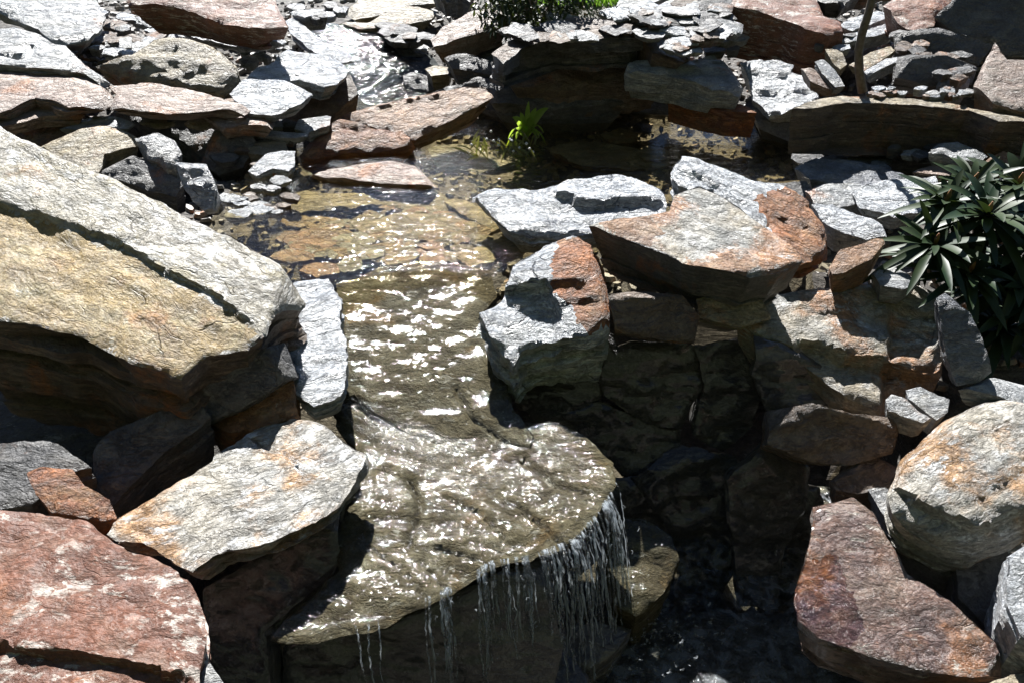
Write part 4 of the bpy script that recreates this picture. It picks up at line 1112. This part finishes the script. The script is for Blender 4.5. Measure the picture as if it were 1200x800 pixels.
for k in range(200):     # drops thrown off the streams
    q = rf.uniform(.3, 1)
    t_ = q * LS[-1]
    u, v = np.interp(t_, LS, LIP[:, 0]), np.interp(t_, LS, LIP[:, 1])
    f = rf.rand() ** .6
    c = lip_point(u, v - 4) + np.array([(.02 + .14 * max(0, q - .6)) * f + .02 * rf.randn(), -.16 * f + .02 * rf.randn(), -.46 * f * f])
    r = rf.choice([.0013, .0018, .0026])
    fall_strand(c, c + np.array([0, 0, -r * rf.uniform(2, 7)]), r, 300 + k, V, F, n=4, k=5)
tag(mesh_obj('waterfall', np.array(V), F, W['fall']), kind='structure')
# splash where the streams reach the pool
V, F = [], []
for k in range(420):
    a_, r_ = rf.uniform(0, 6.28), abs(rf.randn()) * .16
    c = at_z(740 + 60 * rf.randn() * .4, 745, -.72) + np.array([math.cos(a_) * r_, math.sin(a_) * r_ * .7, .10 * rf.rand() ** 3])
    r = rf.choice([.002, .003, .0045])
    fall_strand(c, c + np.array([.004 * rf.randn(), 0, r * 2]), r, 900 + k, V, F, n=4, k=5)
tag(mesh_obj('splash_water', np.array(V), F, W['fall']), kind='structure')


# ------------------------------------------------------------------ plants
def leaf(V, F, base, direc, up, L, w, droop=.3, n=7, fold=.25, seed=0):
    direc = Vector(direc).normalized(); up = Vector(up)
    side = direc.cross(up)
    if side.length < 1e-4: side = direc.cross(Vector((1, 0, 0)))
    side.normalize(); up = side.cross(direc).normalized()
    b = len(V)
    for i in range(n):
        f = i / (n - 1)
        ww = w * (math.sin(math.pi * min(1, f * .93 + .05)) ** .75) * (1 if f < .97 else .1)
        c = Vector(base) + direc * (L * f) - Vector((0, 0, 1)) * (droop * L * f * f)
        V.append(c + side * ww * .5 + up * fold * ww * .5)
        V.append(c)
        V.append(c - side * ww * .5 + up * fold * ww * .5)
    for i in range(n - 1):
        for k in range(2):
            F.append((b + i * 3 + k, b + i * 3 + k + 1, b + (i + 1) * 3 + k + 1, b + (i + 1) * 3 + k))


def tube(V, F, pts, radii, k=8):
    b = len(V)
    pts = [Vector(p) for p in pts]
    for i, p in enumerate(pts):
        d = (pts[min(i + 1, len(pts) - 1)] - pts[max(i - 1, 0)]).normalized()
        s = d.cross(Vector((0, 1, .3))).normalized(); t2 = d.cross(s)
        for j in range(k):
            a = 6.283 * j / k
            V.append(p + s * math.cos(a) * radii[i] + t2 * math.sin(a) * radii[i])
    for i in range(len(pts) - 1):
        for j in range(k):
            j2 = (j + 1) % k
            F.append((b + i * k + j, b + i * k + j2, b + (i + 1) * k + j2, b + (i + 1) * k + j))
    F.append(tuple(b + (len(pts) - 1) * k + j for j in range(k)))


def empty(name, loc, label, cat, group=None):
    o = bpy.data.objects.new(name, None)
    COL.objects.link(o)
    o.location = loc
    o.empty_display_size = .1
    bpy.context.view_layer.update()
    return tag(o, label, cat, group)


def part(name, V, F, mat, root):
    loc = Vector(root.location)
    return mesh_obj(name, [Vector(v) - loc for v in V], F, mat, root)


rs = random.Random(5)
root_p = Vector(at_y(1180, 420, 2.42))
shrub = empty('rhododendron', root_p, 'dark green rhododendron with long glossy leaves at the right edge', 'shrub')
Vl, Fl, Vs, Fs, buds = [], [], [], [], []
WH = [(1158, 250, 2.45, 1.0), (1096, 285, 2.42, .9), (1136, 318, 2.35, .9), (1140, 215, 2.62, .8), (1195, 215, 2.6, 1.0), (1215, 275, 2.4, 1.1), (1190, 330, 2.35, 1.0), (1175, 385, 2.3, .9),
      (1230, 340, 2.3, 1.1), (1110, 235, 2.55, .8), (1240, 230, 2.6, 1.0), (1160, 345, 2.45, .8), (1080, 300, 2.5, .6)]
for (u, v, y, sc) in WH:
    c = Vector(at_y(u, v, y))
    axis_ = Vector((rs.uniform(-.25, .05), rs.uniform(-.45, -.1), 1)).normalized()
    ang0 = rs.uniform(0, 6.28)
    for tier, (cnt, elev, ln) in enumerate(((13, -.1, 1.0), (12, .32, .95), (9, .75, .85))):
        for i in range(cnt):
            a = ang0 + tier * .4 + i * 6.283 / cnt + rs.uniform(-.25, .25)
            t1 = axis_.orthogonal().normalized(); t2 = axis_.cross(t1)
            d = (t1 * math.cos(a) + t2 * math.sin(a)) * math.cos(elev) + axis_ * (math.sin(elev) + rs.uniform(-.15, .2))
            leaf(Vl, Fl, c - axis_ * .01, d, axis_, .235 * sc * ln * rs.uniform(.6, 1.2), .035 * sc * rs.uniform(.75, 1.2), rs.uniform(.05, .45), 9, rs.uniform(.1, .5))
    buds.append((c.copy(), axis_.copy()))
    mid = (c + root_p) / 2 + Vector((rs.uniform(-.05, .05), .04, -.03))
    tube(Vs, Fs, [root_p + Vector((0, 0, -.15)), mid, c], [.014, .010, .006], 7)
part('foliage', Vl, Fl, M['rhodo'], shrub)
part('stem', Vs, Fs, M['stem'], shrub)
for c, ax in buds:
    Vb, Fb = [], []
    tube(Vb, Fb, [c, c + ax * .02, c + ax * .045], [.006, .009, .002], 6)
    part('bud', Vb, Fb, M['bud'], shrub)

# bright green plant on the far shore
pb = Vector(at_z(616, 164, -.01))
lily = empty('leafy_plant', pb, 'small bright green plant with upright pointed leaves by the far water', 'plant')
Vl, Fl = [], []
for (u, v, w, dr) in [(592, 106, .034, .55), (653, 98, .040, .45), (592, 124, .028, 1.0), (645, 118, .030, .9), (620, 110, .026, .2), (608, 112, .026, .4), (632, 108, .032, .35), (580, 120, .024, .9), (652, 112, .026, .8), (625, 114, .024, .5), (660, 128, .022, 1.0), (572, 138, .02, 1.1), (615, 126, .02, .6), (640, 128, .022, .9)]:
    tip = Vector(at_y(u, v, pb.y - .05))
    d = tip - pb
    leaf(Vl, Fl, pb, d + Vector((0, 0, dr * d.length)), Vector((0, -1, .6)), d.length * 1.05, w, dr, 10, .35)
part('foliage', Vl, Fl, M['lily'], lily)
# water grass
pb = Vector(at_z(590, 182, -.02))
reed = empty('water_grass', pb, 'tuft of thin yellow green water grass with white specks in the pond', 'plant')
Vl, Fl, Vd, Fd = [], [], [], []
for i in range(50):
    b0 = pb + Vector((rs.uniform(-.18, .16), rs.uniform(-.12, .14), 0))
    d = Vector((rs.uniform(-1, 1), rs.uniform(-.7, .5), rs.uniform(.5, 1.5)))
    leaf(Vl, Fl, b0, d, Vector((0, -1, .5)), rs.uniform(.07, .19), rs.uniform(.006, .011), rs.uniform(.2, .7), 6, .2)
for i in range(14):
    b0 = pb + Vector((rs.uniform(-.2, .2), rs.uniform(-.12, .12), rs.uniform(.03, .09)))
    tube(Vd, Fd, [b0 - Vector((0, 0, .007)), b0, b0 + Vector((0, 0, .007))], [.002, .008, .002], 6)
part('foliage', Vl, Fl, M['reed'], reed)
M['speck_white'] = plain_mat('white_speck', (.75, .75, .72), (.8, .8, .8), .5, 40)  # white for the small beads among the blades
part('speck', Vd, Fd, M['speck_white'], reed)
# bush at the top
pb = Vector(at_y(626, 30, 4.85))
bush = empty('bush', pb, 'dark bush with small leaves hanging over the top of the back bank', 'bush')
Vl, Fl, Vs, Fs = [], [], [], []
for i in range(4200):
    th, ph, r = rs.uniform(0, 6.28), rs.uniform(-1, 1), rs.uniform(.3, 1) ** .5
    c = pb + Vector((math.cos(th) * .36 * r * math.sqrt(1 - ph * ph), math.sin(th) * .28 * r * math.sqrt(1 - ph * ph), .24 + ph * .34 * r))
    c += Vector((.04 * math.sin(c.z * 25), 0, .03 * math.sin(c.x * 20)))
    leaf(Vl, Fl, c, (rs.uniform(-1, 1), rs.uniform(-1, 1), rs.uniform(-1, .5)), (rs.uniform(-.5, .5), rs.uniform(-.5, .5), 1), rs.uniform(.025, .05), .016, .2, 4, .2)
for i in range(5):
    tube(Vs, Fs, [pb + Vector((rs.uniform(-.05, .05), 0, -.12)), pb + Vector((rs.uniform(-.12, .12), rs.uniform(-.1, .1), .15)), pb + Vector((rs.uniform(-.25, .25), rs.uniform(-.2, .2), .45))], [.014, .01, .004], 6)
part('foliage', Vl, Fl, M['bush'], bush)
part('trunk', Vs, Fs, M['stem'], bush)
# thin trunk of a young tree by the right bank
Vs, Fs = [], []
pts = [(1011, 108, .36), (1007, 85, .46), (1006, 62, .56), (1010, 40, .66), (1018, 15, .78), (1024, -10, .9), (1030, -60, 1.15), (1042, -140, 1.5)]
yb = at_z(1011, 108, .36)[1]
tube(Vs, Fs, [at_y(u, v, yb) for u, v, _ in pts], [.021, .019, .018, .018, .017, .016, .014, .012], 9)
pt = Vector(at_y(1011, 108, yb))
tree = empty('young_tree', pt, 'slim bare trunk of a young tree standing on the right bank', 'tree')
part('trunk', Vs, Fs, M['stem'], tree)
# lawn behind the bank
Vl, Fl = [], []
for i in range(9000):
    x, y = rs.uniform(.15, 1.3), rs.uniform(5.9, 9)
    leaf(Vl, Fl, (x, y, .32), (rs.uniform(-.5, .5), rs.uniform(-.5, .5), 1), (0, -1, .2), rs.uniform(.06, .14), .012, .1, 3, .1)
tag(mesh_obj('lawn_grass', Vl, Fl, M['lawn']), 'bright green grass growing behind the back bank', 'grass', kind='stuff')
